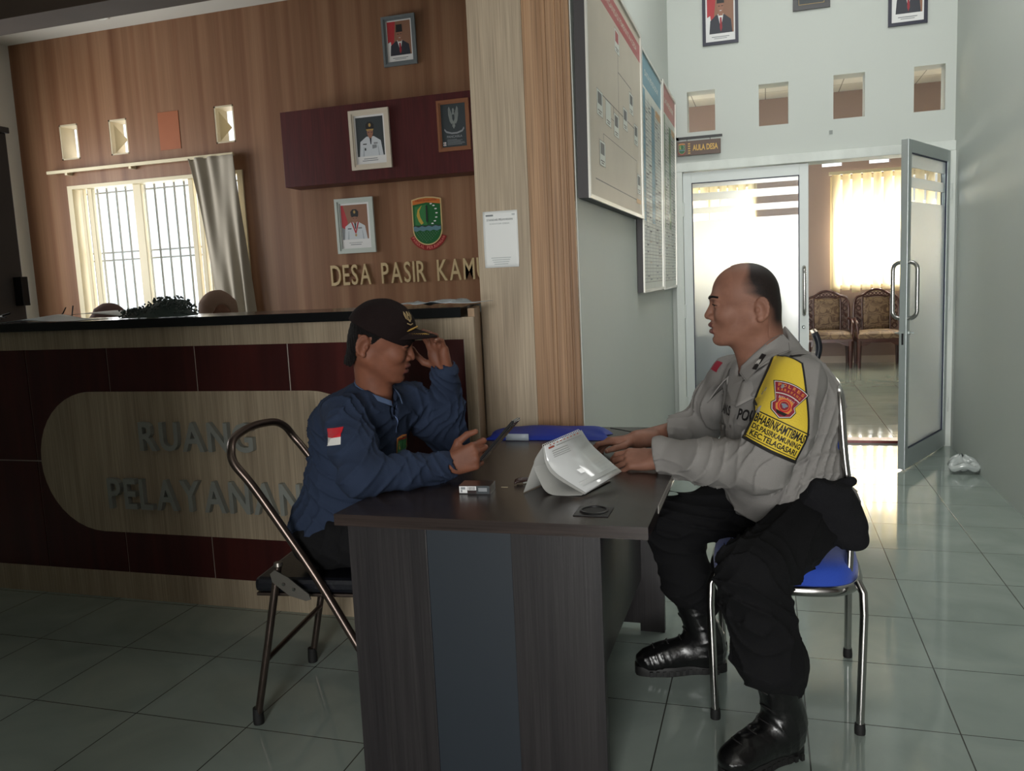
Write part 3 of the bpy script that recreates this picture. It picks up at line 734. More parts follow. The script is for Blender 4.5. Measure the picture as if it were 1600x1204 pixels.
# ---- green shield emblem (flat relief)
E_g = mat('emblem_green', (22, 92, 44), .4); E_gl = mat('emblem_light_green', (52, 120, 66), .4); E_rim = mat('emblem_cream_rim', (206, 178, 128), .4); E_or = mat('emblem_orange', (196, 110, 48), .4)
E_bl = mat('emblem_blue', (92, 128, 140), .4); E_red = mat('emblem_red', (132, 26, 26), .4); E_pk = mat('emblem_pink_print', (214, 120, 110), .5); E_y = mat('emblem_yellow', (190, 160, 70), .4)
def shield(cx, z0, w, h, g=0.0):
    """domed top, straight sides, round bottom"""
    rr = w / 2 - g
    pts = [(cx + rr * math.cos(PI + PI * k / 18), z0 + w / 2 + rr * math.sin(PI + PI * k / 18)) for k in range(19)]
    top = z0 + h
    pts += [(cx + rr, top - .05 * h - g), (cx + rr * .5, top - .012 * h - g), (cx, top - g), (cx - rr * .5, top - .012 * h - g), (cx - rr, top - .05 * h - g)]
    return pts
def make_crest(name, o, u, v, n, W, H, label, cat, d=.012, detail=True):
    """shield with rice, kris, cotton, waves and field; o is the bottom centre"""
    o = Vector(o); u = Vector(u); v = Vector(v); n = Vector(n)
    r = thing(name, o, label, cat) if label else None
    mb = MB(); k = [0]
    def L(pts, m, th=.0006):
        k[0] += 1; mb.prism(pts, o + n * (d + .0006 * k[0] - th), u, v, n * th, m)
    # ribbon
    rb = []
    for q in range(21):
        a = PI * 1.12 + (PI * .76) * q / 20; rb.append((W * .66 * math.cos(a), W * .5 + W * .66 * math.sin(a)))
    for q in range(20, -1, -1):
        a = PI * 1.12 + (PI * .76) * q / 20; rb.append((W * .49 * math.cos(a), W * .5 + W * .49 * math.sin(a)))
    mb.prism(rb, o, u, v, n * (d * .5), E_red)
    mb.prism(shield(0, 0, W, H), o, u, v, n * d, E_rim)
    L(shield(0, 0, W, H, W * .035), E_g)
    s_ = W
    top = H
    L([(-W * .465, top - .16 * H), (-W * .465, top - .07 * H), (-W * .2, top - .035 * H), (0, top - .028 * H), (W * .2, top - .035 * H), (W * .465, top - .07 * H), (W * .465, top - .16 * H), (0, top - .12 * H)], E_or)
    L([(-W * .4, H * .42), (-W * .4, H * .8), (0, H * .84), (0, H * .42)], E_gl)
    L([(-W * .15, H * .83), (-W * .3, H * .74), (-W * .34, H * .62), (-W * .28, H * .5), (-W * .2, H * .43), (-W * .12, H * .46), (-W * .22, H * .58), (-W * .25, H * .7)], E_y)
    L([(-W * .02, H * .82), (W * .02, H * .82), (W * .03, H * .5), (0, H * .46), (-W * .03, H * .5)], P_cap)
    for q in range(7):
        a = PI * .42 - q * .42; cx_, cz_ = W * .1 + W * .24 * math.cos(a), H * .64 + W * .32 * math.sin(a)
        L([(cx_ + W * .045 * math.cos(t), cz_ + W * .022 * math.sin(t)) for t in [j * PI / 3 for j in range(6)]], P_white)
    wv = [(-W * .46 + W * .92 * q / 24, H * .385 + H * .012 * math.sin(q * 1.05)) for q in range(25)] + [(W * .46 - W * .92 * q / 24, H * .30 + H * .012 * math.sin(q * 1.05 + 1)) for q in range(25)]
    L([(a, b + H * .02) for a, b in wv], P_dk); L(wv, E_bl)
    if detail:
        for i in range(7):
            for j in range(9):
                x = -W * .38 + j * W * .095 + (i % 2) * W * .047; z = H * .27 - i * H * .033
                if x * x + min(0, z - W * .5) ** 2 < (W * .40) ** 2:
                    L([(x - W * .012, z), (x, z - W * .012), (x + W * .012, z), (x, z + W * .012)], P_grey)
        txt = 'PANGKAL PERJUANGAN'
        for q, ch in enumerate(txt):
            if ch == ' ': continue
            a = PI * 1.15 + PI * .70 * q / (len(txt) - 1); rc = W * .575
            c = o + u * (rc * math.cos(a)) + v * (W * .5 + rc * math.sin(a)) + n * (d * .5 + .0004)
            rad = u * math.cos(a) + v * math.sin(a); tan = u * (-math.sin(a)) + v * math.cos(a)
            put_text(mb, ch, c - tan * W * .028 + rad * W * .045, tan, -rad, W * .055, W * .09, E_pk, .01)
        put_text(mb, 'KABUPATEN KARAWANG', o + u * (-W * .36) + v * (H * .905) + n * (d + .004), u, v, W * .72, H * .04, E_red)
    if r is None: return mb
    mb.build('shield', r); return r
make_crest('wall_crest', (-2.392, YB, 1.578), (1, 0, 0), (0, 0, 1), (0, -1, 0), .235, .352, 'green shield emblem with red ribbon mounted on the striped wood wall', 'emblem')

# ---- orange board in the third ventilation opening, curtain and rod
mb = MB(); mb.box(-4.678, -4.482, YB - .004, YB + .02, 2.462, 2.756, mat('orange_brown_board', (150, 82, 44), .6, var=.12)); tag(mb.build('vent_cover_board'), 'orange brown board closing one ventilation hole above the window', 'board')
r = thing('curtain_rod', (-4.87, YB, 2.36), 'cream curtain rod above the barred window', 'curtain rod')
mb = MB(); mb.box(-5.79, -3.96, YB - .075, YB - .05, 2.352, 2.378, M_cream, .003); mb.build('rail', r)
for x in (-5.6, -4.95, -4.1):
    mb = MB(); mb.box(x - .012, x + .012, YB - .06, YB, 2.335, 2.372, M_cream); mb.build('bracket', r)
M_curt = mat('grey_beige_curtain', (168, 160, 146), .85, var=.06, sheen=.3)
def curt(a, b):
    z = 2.36 - 1.6 * b
    x0 = -4.36 - .0 * b + .12 * math.sin(min(1, b) * 1.5); x1 = -3.93 + .03 * b
    x0 = -4.37 + .20 * (b ** .8); x1 = -3.95 + .10 * b
    x = x0 + (x1 - x0) * a
    y = YB - .085 + .022 * math.sin(a * 2 * PI * 3.1 + b * .8) * (.6 + .4 * b) + .012 * math.sin(a * 23 + b * 5)
    return (x, y, z)
mb = MB(); mb.grid(curt, 90, 40, M_curt, thick=.002); tag(mb.build('curtain'), 'grey beige curtain drawn to the right side of the barred window', 'curtain')
# ---- ceiling downlight
r = thing('downlight', (-4.9, 5.5, 3.45), 'round recessed downlight in the service room ceiling', 'ceiling light')
mb = MB(); mb.lathe([(.085, -.0), (.085, -.008), (.078, -.014), (.06, -.012), (.055, .0)], (-4.9, 5.5, 3.45), M_white, 28); mb.build('trim_ring', r)
mb = MB(); mb.lathe([(.05, -.001), (.035, -.006), (.01, -.008)], (-4.9, 5.5, 3.45), mat('milky_diffuser', (225, 225, 215), .3), 20); mb.build('lens', r)

# ---- boards on the hall wall (face +x)
BX = -.678
B_bg = mat('board_beige_sheet', (186, 176, 160), .45, spec=.35, coat=.04); B_red = mat('board_red_banner', (158, 62, 62), .42, coat=.06); B_al = mat('board_aluminium_edge', (206, 204, 196), .3, .4)
B_side = mat('board_dark_side', (44, 40, 42), .5); B_line = mat('board_line', (96, 90, 84), .5); B_wh = mat('board_white_sheet', (196, 200, 192), .42, coat=.06); B_bl = mat('board_blue_column', (92, 140, 158), .42, coat=.06)
B_gr = mat('board_green_column', (92, 128, 88), .42, coat=.06); B_br = mat('board_pale_red_banner', (166, 92, 88), .42, coat=.06); B_ph = mat('board_photo_grey', (92, 92, 92), .5); B_or = mat('board_orange', (196, 150, 92), .4)
def board(name, label, y0, y1, z0, z1, art, lean=.0, dep=.035, mside=None):
    r = thing(name, (BX, (y0 + y1) / 2, z0), label, 'information board', 'information boards on the hall wall')
    w = y1 - y0; h = z1 - z0; e = .016
    f = MB()
    for (a, b, c, d) in ((-w / 2, -w / 2 + e, 0, h), (w / 2 - e, w / 2, 0, h), (-w / 2 + e, w / 2 - e, 0, e), (-w / 2 + e, w / 2 - e, h - e, h)):
        f.box(dep - .004, dep + .004, a, b, c, d, B_al)
    b = MB(); b.box(0, dep - .004, -w / 2 + .001, w / 2 - .001, .001, h - .001, mside or B_side)
    A = Art((dep - .0035, -w / 2 + e, e), (0, 1, 0), (0, 0, 1), w - 2 * e, h - 2 * e); A.n = Vector((1, 0, 0)); A.step = .00002; art(A)
    for nm, m_ in (('edge_frame', f), ('backing', b), ('printed_sheet', A.mb)):
        o = m_.build(nm, None, fixn=(nm != 'printed_sheet')); o.parent = r
    r.rotation_euler = (0, lean, 0)
    return r
def art_org(A):
    A.r(0, 1, 0, 1, B_bg); A.r(0, 1, .86, .955, B_red); A.t('STRUKTUR ORGANISASI PEMERINTAH DESA', .06, .895, .86, .03, B_bg, .01)
    A.r(.09, .91, .075, .080, B_line)
    def bx(x, z, p=B_ph):
        A.r(x - .045, x + .045, z - .055, z + .055, B_line); A.r(x - .043, x + .043, z - .053, z + .053, B_wh); A.r(x - .03, x + .03, z - .005, z + .045, p); A.r(x - .03, x + .03, z - .035, z - .03, B_line); A.r(x - .02, x + .02, z - .045, z - .04, B_line)
    for (x0, x1, z0, z1) in ((.50, .505, .42, .75), (.5, .77, .645, .65), (.77, .775, .58, .65), (.17, .86, .455, .46), (.17, .175, .36, .46), (.4, .405, .42, .46), (.60, .605, .40, .46), (.86, .865, .4, .46), (.27, .5, .39, .393), (.22, .88, .29, .293), (.22, .225, .24, .29), (.88, .885, .2, .29)): A.r(x0, x1, z0, z1, B_line)
    bx(.49, .785, B_red); bx(.77, .57); bx(.175, .41); bx(.31, .40, B_wh); bx(.45, .38); bx(.63, .455); bx(.87, .43); bx(.2, .2); bx(.93, .17)
    A.r(.86, .97, .06, .085, B_or)
def art_tab(head, colA, colB):
    def f(A):
        A.r(0, 1, 0, 1, B_wh); A.r(0, 1, .87, 1, head); A.t('DATA PENDUDUK', .15, .92, .7, .025, B_wh, .01)
        A.r(.02, .16, .3, .86, colA); A.r(.46, .62, .3, .83, colB); A.r(.68, .95, .80, .835, B_or)
        for i in range(52): A.r(.02, .98, .03 + i * .0155, .032 + i * .0155, B_line if i % 4 == 0 else P_grey)
        for x in (.02, .16, .3, .45, .62, .78, .9, .98): A.r(x - .003, x + .003, .03, .84, P_grey)
        rd = random.Random(5)
        for i in range(90):
            x = rd.choice((.17, .31, .64, .80)); z = .035 + .0155 * rd.randrange(51); A.r(x, x + rd.uniform(.05, .11), z + .004, z + .010, rd.choice((B_ph, P_grey, B_bg)))
    return f
board('information_board', 'large beige board with red banner and organisation chart, nearest the wood pillar', 3.135, 4.56, 1.585, 2.53, art_org, .01, .045)
board('information_board', 'tall narrow board with blue header and blue columns, in the middle of three', 4.60, 5.50, 1.19, 2.49, art_tab(B_bl, B_bl, B_bl), .012)
board('information_board', 'tall narrow board with red header and green columns, nearest the AULA DESA sign', 5.56, 6.34, 1.185, 2.52, art_tab(B_br, B_gr, B_gr), .012)

# ---- AULA DESA sign
r = thing('room_name_sign', (-.46, 6.33, 2.13), 'small brown AULA DESA sign hanging from a dark bracket beside the door', 'sign')
mb = MB(); mb.box(-.627, -.30, 6.35, 6.37, 2.252, 2.268, M_black); mb.box(-.627, -.61, 6.35, 6.4, 2.252, 2.268, M_black); mb.build('bracket', r)
mb = MB(); S_b = mat('sign_brown_board', (92, 72, 62), .45); S_y = mat('sign_yellow_paint', (206, 166, 84), .5)
mb.box(-.622, -.312, 6.352, 6.367, 2.135, 2.238, S_b, .002); mb.build('sign_board', r)
for x in (-.55, -.385):
    mb = MB(); mb.tube([(x, 6.36, 2.238), (x, 6.36, 2.252)], .002, M_black, 6); mb.build('hook', r)
A = Art((-.622, 6.3515, 2.135), (1, 0, 0), (0, 0, 1), .31, .103)
A.t('AULA DESA', .36, .3, .58, .42, S_y, .03)
for i in range(5): A.r(.255, .305, .12 + i * .16, .2 + i * .16, S_y)
A.mb.build('lettering', r)
mb = make_crest('', (-.587, 6.3518, 2.148), (1, 0, 0), (0, 0, 1), (0, -1, 0), .045, .076, None, None, .001, False); mb.build('crest', r)
# light switch box mark on wall
mb = MB(); mb.box(.425, .447, 6.392, 6.4, 2.205, 2.228, mat('old_wall_plug', (140, 146, 142), .6)); tag(mb.build('wall_plug'), 'tiny grey plug in the white wall above the double door', 'plug')

# ---- desk
r = thing('office_desk', (-.66, 2.45, 0), 'dark brown wood desk between the two seated men', 'desk')
M_edge = mat('worn_pale_desk_edge', (168, 164, 158), .5)
mb = MB(); mb.prism([(-1.062, 1.835), (-.262, 1.835), (-.262, 3.085), (-.985, 3.085), (-.998, 2.8)], (0, 0, .690), (1, 0, 0), (0, 1, 0), (0, 0, .030), M_darktop); mb.build('tabletop', r)
mb = MB(); mb.box(-.2622, -.2608, 2.02, 3.08, .699, .719, M_edge); mb.build('worn_edge_band', r)
def endp(y):
    mb = MB(); mb.box(-1.040, -.822, y, y + .03, .0, .690, M_dark, .0015); mb.box(-.600, -.378, y, y + .03, .0, .690, M_dark, .0015)
    p = mb.build('end_panel', r)
    mb = MB(); mb.box(-.822, -.600, y + .004, y + .03, .0, .690, M_slate); o = mb.build('middle_strip', p); o['label'] = 'slate blue middle strip'
    return p
endp(1.862)
mb = MB(); mb.prism([(-.985, .03), (-.985, .69), (-.362, .69), (-.362, 0), (-.45, 0), (-.45, .03)], (0, 2.895, 0), U, V, (0, .03, 0), M_dark); mb.build('end_panel', r)
mb = MB(); mb.box(-.46, -.442, 1.893, 2.895, .20, .690, M_dark, .001); mb.build('modesty_panel', r)
g = MB(); g.box(-.452, -.366, 1.902, 1.984, .720, .7225, M_black, .001); g.lathe([(.030, .0025), (.030, .006), (.034, .0065), (.036, .003)], (-.408, 1.945, .72), M_black, 28)
g.lathe([(.029, .0035), (.001, .0036)], (-.408, 1.945, .72), mat('grommet_hole_dark', (6, 6, 7), .6), 24); o = g.build('cable_grommet', r)

# ---- things on the desk
r = thing('cigarette_pack', (-.765, 2.10, .72), 'small dark cigarette pack with white printed side lying on the desk', 'cigarette pack')
mb = MB(); M_pack = mat('dark_pack_board', (40, 26, 24), .3, coat=.5)
c = Vector((-.765, 2.10, .7315)); ua = Vector((.996, .09, 0)).normalized(); va = Vector((-.09, .996, 0)).normalized(); za = Vector((0, 0, 1))
mb.obox(c, (ua, va, za), (.044, .030, .0115), M_pack); mb.build('box', r)
A = Art(c - va * .0302 - ua * .043 - za * .011, ua, za, .086, .022); A.n = -va
A.r(0, .26, .05, .95, P_white); A.r(.27, .55, .45, .95, P_white); A.r(.56, .98, .0, 1, P_dk); A.r(.62, .9, .3, .75, P_grey); A.r(.0, .55, .0, .1, P_cap)
for i in range(9): A.r(.3 + .025 * i, .312 + .025 * i, .5, .9, P_cap)
A.r(.05, .2, .55, .85, P_grey); A.r(.05, .1, .2, .5, P_grey)
A.mb.build('printed_label', r)
# leather key pouch
mb = MB(); M_lea = mat('dark_leather', (46, 26, 22), .4, bump=.3, bscale=200)
def pouch(a, b):
    x = -.682 + a * .085; y = 2.185 + a * .075 + (b - .5) * .024 * (1 + .4 * math.sin(a * 5)); return (x, y, .7245 + .010 * math.sin(b * PI) + .004 * math.sin(a * 9))
mb.grid(pouch, 16, 8, M_lea, thick=.004); mb.tube([(-.66, 2.19, .724), (-.63, 2.205, .726), (-.61, 2.225, .724)], .0022, M_silver, 6)
tag(mb.build('key_pouch'), 'dark leather key pouch on the desk behind the desk calendar', 'key pouch')
mb = MB(); mb.box(-.712, -.693, 2.148, 2.151, .7203, .7212, mat('straw_sliver', (176, 160, 130), .6)); tag(mb.build('matchstick'), 'thin straw coloured sliver lying on the desk beside the cigarette pack', 'matchstick')

# desk calendar: a bent easel with curling glossy sheets
C_card = mat('grey_calendar_card', (150, 150, 146), .5); C_gl = mat('glossy_calendar_sheet', (196, 198, 198), .12, coat=1.0, var=.03); C_edge = mat('calendar_white_edge', (214, 214, 210), .5)
r = thing('desk_calendar', (-.53, 2.2, .72), 'grey desk calendar standing open as an easel with curled glossy pages', 'desk calendar')
def catmull(P, t):
    n = len(P) - 1; s_ = t * n; i = min(int(s_), n - 1); f = s_ - i
    p = [Vector(P[max(0, min(n, i + k))]) for k in (-1, 0, 1, 2)]
    return .5 * ((2 * p[1]) + (-p[0] + p[2]) * f + (2 * p[0] - 5 * p[1] + 4 * p[2] - p[3]) * f * f + (-p[0] + 3 * p[1] - 3 * p[2] + p[3]) * f ** 3)
AX0 = Vector((-.578, 2.115, .845)); AX1 = Vector((-.513, 2.275, .858))   # spiral edge, near and far end
def strip(Pn, Pf, m, nm, th=.0015, nu=2, nv=22, sm=True):
    mb = MB(); mb.grid(lambda a, b: catmull(Pn, b).lerp(catmull(Pf, b), a), nu, nv, m, sm, th); return mb.build(nm, r)
strip([AX0, (-.602, 2.105, .80), (-.632, 2.095, .7222)], [AX1, (-.537, 2.28, .79), (-.575, 2.29, .7222)], C_card, 'easel_leg')
strip([AX0, (-.604, 2.11, .80), (-.590, 2.10, .76), (-.555, 2.085, .7222), (-.47, 2.082, .7222)], [AX1, (-.545, 2.285, .80), (-.53, 2.28, .76), (-.50, 2.27, .7222), (-.42, 2.25, .7222)], C_card, 'easel_base')
strip([AX0, (-.572, 2.112, .80), (-.545, 2.105, .765), (-.462, 2.085, .724)], [AX1, (-.492, 2.275, .815), (-.455, 2.265, .785), (-.398, 2.25, .742)], C_card, 'easel_front')
sh = strip([AX0 + Vector((.004, 0, .002)), (-.566, 2.112, .806), (-.538, 2.105, .772), (-.458, 2.085, .729)], [AX1 + Vector((.006, 0, .002)), (-.482, 2.275, .822), (-.445, 2.265, .79), (-.390, 2.25, .748)], C_gl, 'calendar_sheet')
Pn = [AX0 + Vector((.006, 0, .004)), (-.562, 2.112, .809), (-.534, 2.105, .775), (-.456, 2.085, .732)]; Pf = [AX1 + Vector((.008, 0, .004)), (-.478, 2.275, .825), (-.441, 2.265, .793), (-.387, 2.25, .751)]
mb = MB()
def onsheet(a, b, dz=.0014):
    p = catmull(Pn, b).lerp(catmull(Pf, b), a); q = catmull(Pn, min(1, b + .02)).lerp(catmull(Pf, min(1, b + .02)), a); n_ = (q - p).cross(catmull(Pf, b) - catmull(Pn, b)) * (1)
    if n_.length < 1e-9: n_ = Vector((0, 0, 1))
    n_.normalize()
    if n_.z < 0: n_ = -n_
    return p + n_ * dz
def patch(a0, a1, b0, b1, m):
    vs = [onsheet(a0 + (a1 - a0) * i / 3, b0 + (b1 - b0) * j / 4) for i in range(4) for j in range(5)]
    mb.add(vs, [(i * 5 + j, (i + 1) * 5 + j, (i + 1) * 5 + j + 1, i * 5 + j + 1) for i in range(3) for j in range(4)], m, True)
M_pfade = mat('faint_grey_print', (150, 152, 150), .2, coat=1.0); M_pred = mat('faint_red_print', (176, 96, 84), .2, coat=1.0)
for i in range(9): patch(.1 + i * .09, .14 + i * .09, .05, .075, M_pred)
patch(.06, .2, .1, .14, M_pred); patch(.25, .9, .12, .135, M_pfade)
for i in range(4): patch(.12, .5, .2 + i * .04, .21 + i * .04, M_pfade)
patch(.06, .95, .86, .91, M_pfade); patch(.3, .4, .72, .78, M_pfade)
mb.build('printed_marks', r, fixn=False)
mb = MB()
for i in range(22):
    c = AX0.lerp(AX1, (i + .5) / 22); d = (AX1 - AX0).normalized(); e = d.cross(Vector((0, 0, 1))).normalized()
    mb.tube([c + e * .004 * math.cos(t) + Vector((0, 0, .004 * math.sin(t) + .001)) for t in [k * PI / 4 for k in range(8)]], .0007, C_edge, 5, closed=True)
mb.build('spiral_binding', r)

# blue plastic folder / cloth bag at the back of the desk
M_bluep = mat('blue_plastic_sheet', (12, 42, 140), .5, var=.15, spec=.3, bump=.15, bscale=25)
r = thing('blue_document_bag', (-.8, 2.93, .72), 'flat royal blue document bag lying at the back of the desk', 'bag')
mb = MB()
def bag(a, b):
    x = -.990 + a * .445; w = .14 * (1 - .55 * max(0, a - .82) / .18) ; yb = 2.80 + .02 * a; yt = yb + .25 * (1 - .5 * max(0, (a - .8) / .2) ** 2)
    y = yb + (yt - yb) * b
    h = .022 * (math.sin(min(1, max(0, b)) * PI) ** .5) * (math.sin(min(1, a) * PI) ** .35)
    return (x + .01 * math.sin(b * 7), y, .7215 + h + .004 * math.sin(a * 11 + b * 5) * math.sin(b * PI))
mb.grid(bag, 40, 16, M_bluep); mb.grid(lambda a, b: (bag(a, b)[0], bag(a, b)[1], .7205), 40, 16, M_bluep); mb.build('sleeve', r)
mb = MB(); mb.grid(lambda a, b: (-.90 + a * .085, 2.797 - .001, .722 + b * .024), 3, 2, mat('white_label_patch', (168, 178, 188), .4), thick=.001); mb.build('white_label', r)
mb = MB(); mb.tube([(-.545, 2.93, .745), (-.5, 2.92, .74), (-.45, 2.90, .735), (-.5, 2.94, .735)], .0018, M_black, 6); tag(mb.build('zip_pull', r))

# ---- papers and odds and ends on the counter top
def sheetobj(name, label, cat, fn, m, nu=14, nv=8, th=.0012):
    mb = MB(); mb.grid(fn, nu, nv, m, thick=th); return tag(mb.build(name), label, cat)
M_cool = mat('bluish_white_plastic', (186, 196, 202), .4)
sheetobj('plastic_sleeve', 'crumpled bluish white plastic sleeve on the right end of the counter top', 'plastic sleeve',
         lambda a, b: (-1.36 + a * .37, 2.80 + b * .2, 1.207 + .018 * abs(math.sin(a * 6.5 + b)) * (1 - a) + .012 * a + .012 * math.sin(b * 5 + a * 9) ** 2 * (.3 < a < .75)), M_cool, 26, 10)
sheetobj('paper_stack', 'loose white papers lying at the left end of the counter top', 'papers', lambda a, b: (-3.22 + a * .42, 2.82 + b * .20, 1.2065 + .026 * math.exp(-((a - .35) / .25) ** 2) * (.4 + .6 * b)), M_cool, 24, 8)
sheetobj('open_booklet', 'pale booklet with a lifted cover beyond the loose papers on the counter', 'booklet', lambda a, b: (-3.08 + a * .32, 3.04 + b * .18, 1.212 + .012 * math.sin(a * 3) + .006 * b + .012 * (1 - a)), M_paper, 18, 6)
mb = MB()
for k in range(5):
    rd = random.Random(k); mb.tube([(-3.50 + .03 * j, 2.86 + .02 * k + .01 * math.sin(j + k), 1.212 + .006 * k + .012 * math.sin(j * .7 + k * 1.3) ** 2) for j in range(9)], .004, M_black, 6)
tag(mb.build('cable_bundle'), 'tangle of black cables at the left end of the counter top', 'cables')
mb = MB(); mb.tube([(-3.13, 3.06, 1.21), (-3.11, 3.08, 1.235), (-3.10, 3.09, 1.262)], .003, M_black, 6); mb.tube([(-3.063, 3.08, 1.21), (-3.06, 3.085, 1.24), (-3.058, 3.09, 1.268)], .003, M_black, 6); mb.tube([(-3.13, 3.06, 1.212), (-3.063, 3.08, 1.212)], .003, M_black, 6)
tag(mb.build('spectacles'), 'folded spectacles with raised temples among the counter papers', 'spectacles')
# fluffy green duster: a bundle of tufts
M_fluff = mat('dark_green_fluff', (62, 80, 75), .9, var=.3, scale=(50, 50, 50), sheen=.5)
rd = random.Random(3)
mb = MB()
r = thing('chenille_duster', (-2.46, 2.95, 1.205), 'dark green fluffy chenille cloth heaped on the counter top', 'duster')
for k in range(1100):
    a = rd.random(); x = -2.615 + a * .315; hmax = .03 + .05 * math.exp(-((a - .68) / .3) ** 2)
    y = 2.93 + rd.uniform(-.05, .06); z = 1.21 + rd.random() * hmax
    d = Vector((rd.uniform(-1, 1), rd.uniform(-1, 1), rd.uniform(-.1, 1))).normalized() * rd.uniform(.005, .011)
    p = Vector((x, y, z)); mb.tube([p, p + d * .5, p + d], [.0042, .0045, .002], M_fluff, 4)
mb.build('tufts', r)
mb = MB(); mb.grid(lambda a, b: (-2.61 + a * .31, 2.87 + b * .12, 1.206 + (.03 + .045 * math.exp(-((a - .68) / .3) ** 2)) * math.sin(b * PI) * math.sin(a * PI) ** .3), 20, 8, M_fluff); mb.build('cloth_base', r)

# tall dark cabinet and small black box at the far left behind the counter
M_dgrey = mat('dark_grey_cabinet', (74, 68, 66), .5, var=.1)
r = thing('tall_cabinet', (-4.55, 3.6, 0), 'tall dark grey cabinet behind the counter at the left edge of the photo', 'cabinet')
mb = MB(); mb.box(-4.72, -4.26, 3.6, 3.95, 0, 2.28, M_dgrey, .004); mb.build('body', r)
mb = MB(); mb.box(-4.74, -4.245, 3.585, 3.965, 2.28, 2.315, M_dgrey, .004); mb.build('top_cap', r)
mb = MB(); mb.box(-4.26, -4.20, 3.88, 3.93, 1.275, 1.445, M_black, .003); tag(mb.build('black_wall_box'), 'small black box fixed on the side of the tall dark cabinet', 'box')

# ---- things in the hall: plastic bag on the floor
M_film = mat('clear_plastic_film', (176, 182, 180), .18, coat=.6, bump=.5, bscale=40)
def bagf(a, b):
    t = a * 2 * PI; rr = .055 * (math.sin(b * PI * .93 + .12) ** .7) * (1 + .2 * math.sin(3 * t + 4 * b) + .12 * math.sin(7 * t + 9 * b)); return (1.135 + rr * math.cos(t) * 1.5, 5.56 + rr * math.sin(t), .004 + b * .10 + .01 * math.sin(5 * t) * b)
mb = MB(); mb.grid(bagf, 60, 24, M_film)
def ring(a, b):
    t = a * 2 * PI; q = b * 2 * PI; R_ = .045; return (1.135 + (R_ + .018 * math.cos(q)) * math.cos(t) * 1.4, 5.50 + (.02 + .012 * math.cos(q)) * math.sin(t), .045 + .02 * math.sin(q) + .01 * math.sin(3 * t))
mb.grid(ring, 40, 12, M_film)
tag(mb.build('plastic_bag'), 'crumpled clear plastic bag on the floor tiles by the right wall', 'plastic bag')
# ---- chairs
M_chrome_w = mat('worn_brown_chrome', (98, 86, 80), .28, .9, var=.35, scale=(20, 20, 20))
M_steel = mat('worn_steel_plate', (120, 116, 110), .35, .8, var=.2)
M_vinyl = mat('black_vinyl', (17, 18, 24), .28, bump=.08, bscale=120)
M_rubber = mat('black_rubber', (14, 14, 14), .7)
fr = thing('folding_chair', (0, 0, 0), 'folding steel chair with black vinyl seat under the man in the blue shirt', 'folding chair')
def P(x, y, z): return Vector((x, y, z))
mb = MB(); pts = []
side = [(.470, 0.012), (.350, .222), (.225, .452), (.13, .605), (.045, .735), (-.005, .80)]
for sg in (1,):
    near = [P(x, -.205, z) for x, z in side] + [P(-.022, -.185, .838), P(-.035, -.14, .862), P(-.042, -.06, .872)]
    far = [P(p.x, -p.y, p.z) for p in reversed(near)]
    pts = near + [P(-.044, 0, .874)] + far
sp = [catmull(pts, k / 90) for k in range(91)]
mb.tube(sp, .0125, M_chrome_w, 12); mb.build('back_frame', fr).parent = fr
for s_ in (-1, 1):
    mb = MB(); y = s_ * .205; mb.tube([P(0, s_ * .208, .02), P(.055, y, .27), P(.105, y, .50)], .0115, M_chrome_w, 12); mb.lathe([(.0145, 0), (.0125, .01)], (.105, y, .495), M_steel, 10); mb.build('leg', fr)
    mb = MB(); mb.lathe([(.016, 0), (.017, .012), (.015, .05)], (0, s_ * .205, 0), M_rubber, 14); mb.build('rubber_foot', fr)
    mb = MB(); mb.lathe([(.016, 0), (.017, .012), (.015, .04)], (.470, s_ * .205, 0), M_rubber, 14); mb.build('rubber_foot', fr)
    mb = MB(); mb.prism([(.085, .475), (.10, .487), (.14, .465), (.20, .415), (.205, .40), (.19, .395), (.14, .41), (.09, .45)], (0, s_ * .218, 0), (1, 0, 0), (0, 0, 1), (0, s_ * .004, 0), M_steel)
    for (x, z) in ((.125, .445), (.155, .43)): mb.lathe([(.006, 0), (.004, .004)], (x, s_ * .222, z), M_chrome, 8, (0, s_, 0))
    mb.build('hinge_plate', fr)
mb = MB(); mb.tube([P(.045, -.2, .205), P(.045, .2, .205)], .008, M_chrome_w, 8); mb.build('cross_bar', fr)
mb = MB(); mb.tube([P(.408, -.2, .12), P(.408, .2, .12)], .008, M_chrome_w, 8); mb.build('cross_bar', fr)
mb = MB(); mb.box(.02, .43, -.19, .19, .395, .405, M_chrome_w, .003); mb.box(.015, .435, -.192, .192, .405, .45, M_vinyl, .015); mb.build('seat', fr)
fr.location = (-1.503, 2.225, 0); fr.rotation_euler = (0, 0, .13)

M_bluef = mat('royal_blue_fabric', (26, 66, 170), .8, bump=.25, bscale=300, sheen=.3)
ch = thing('visitor_chair', (0, 0, 0), 'chrome visitor chair with royal blue seat under the officer in grey uniform', 'chair')
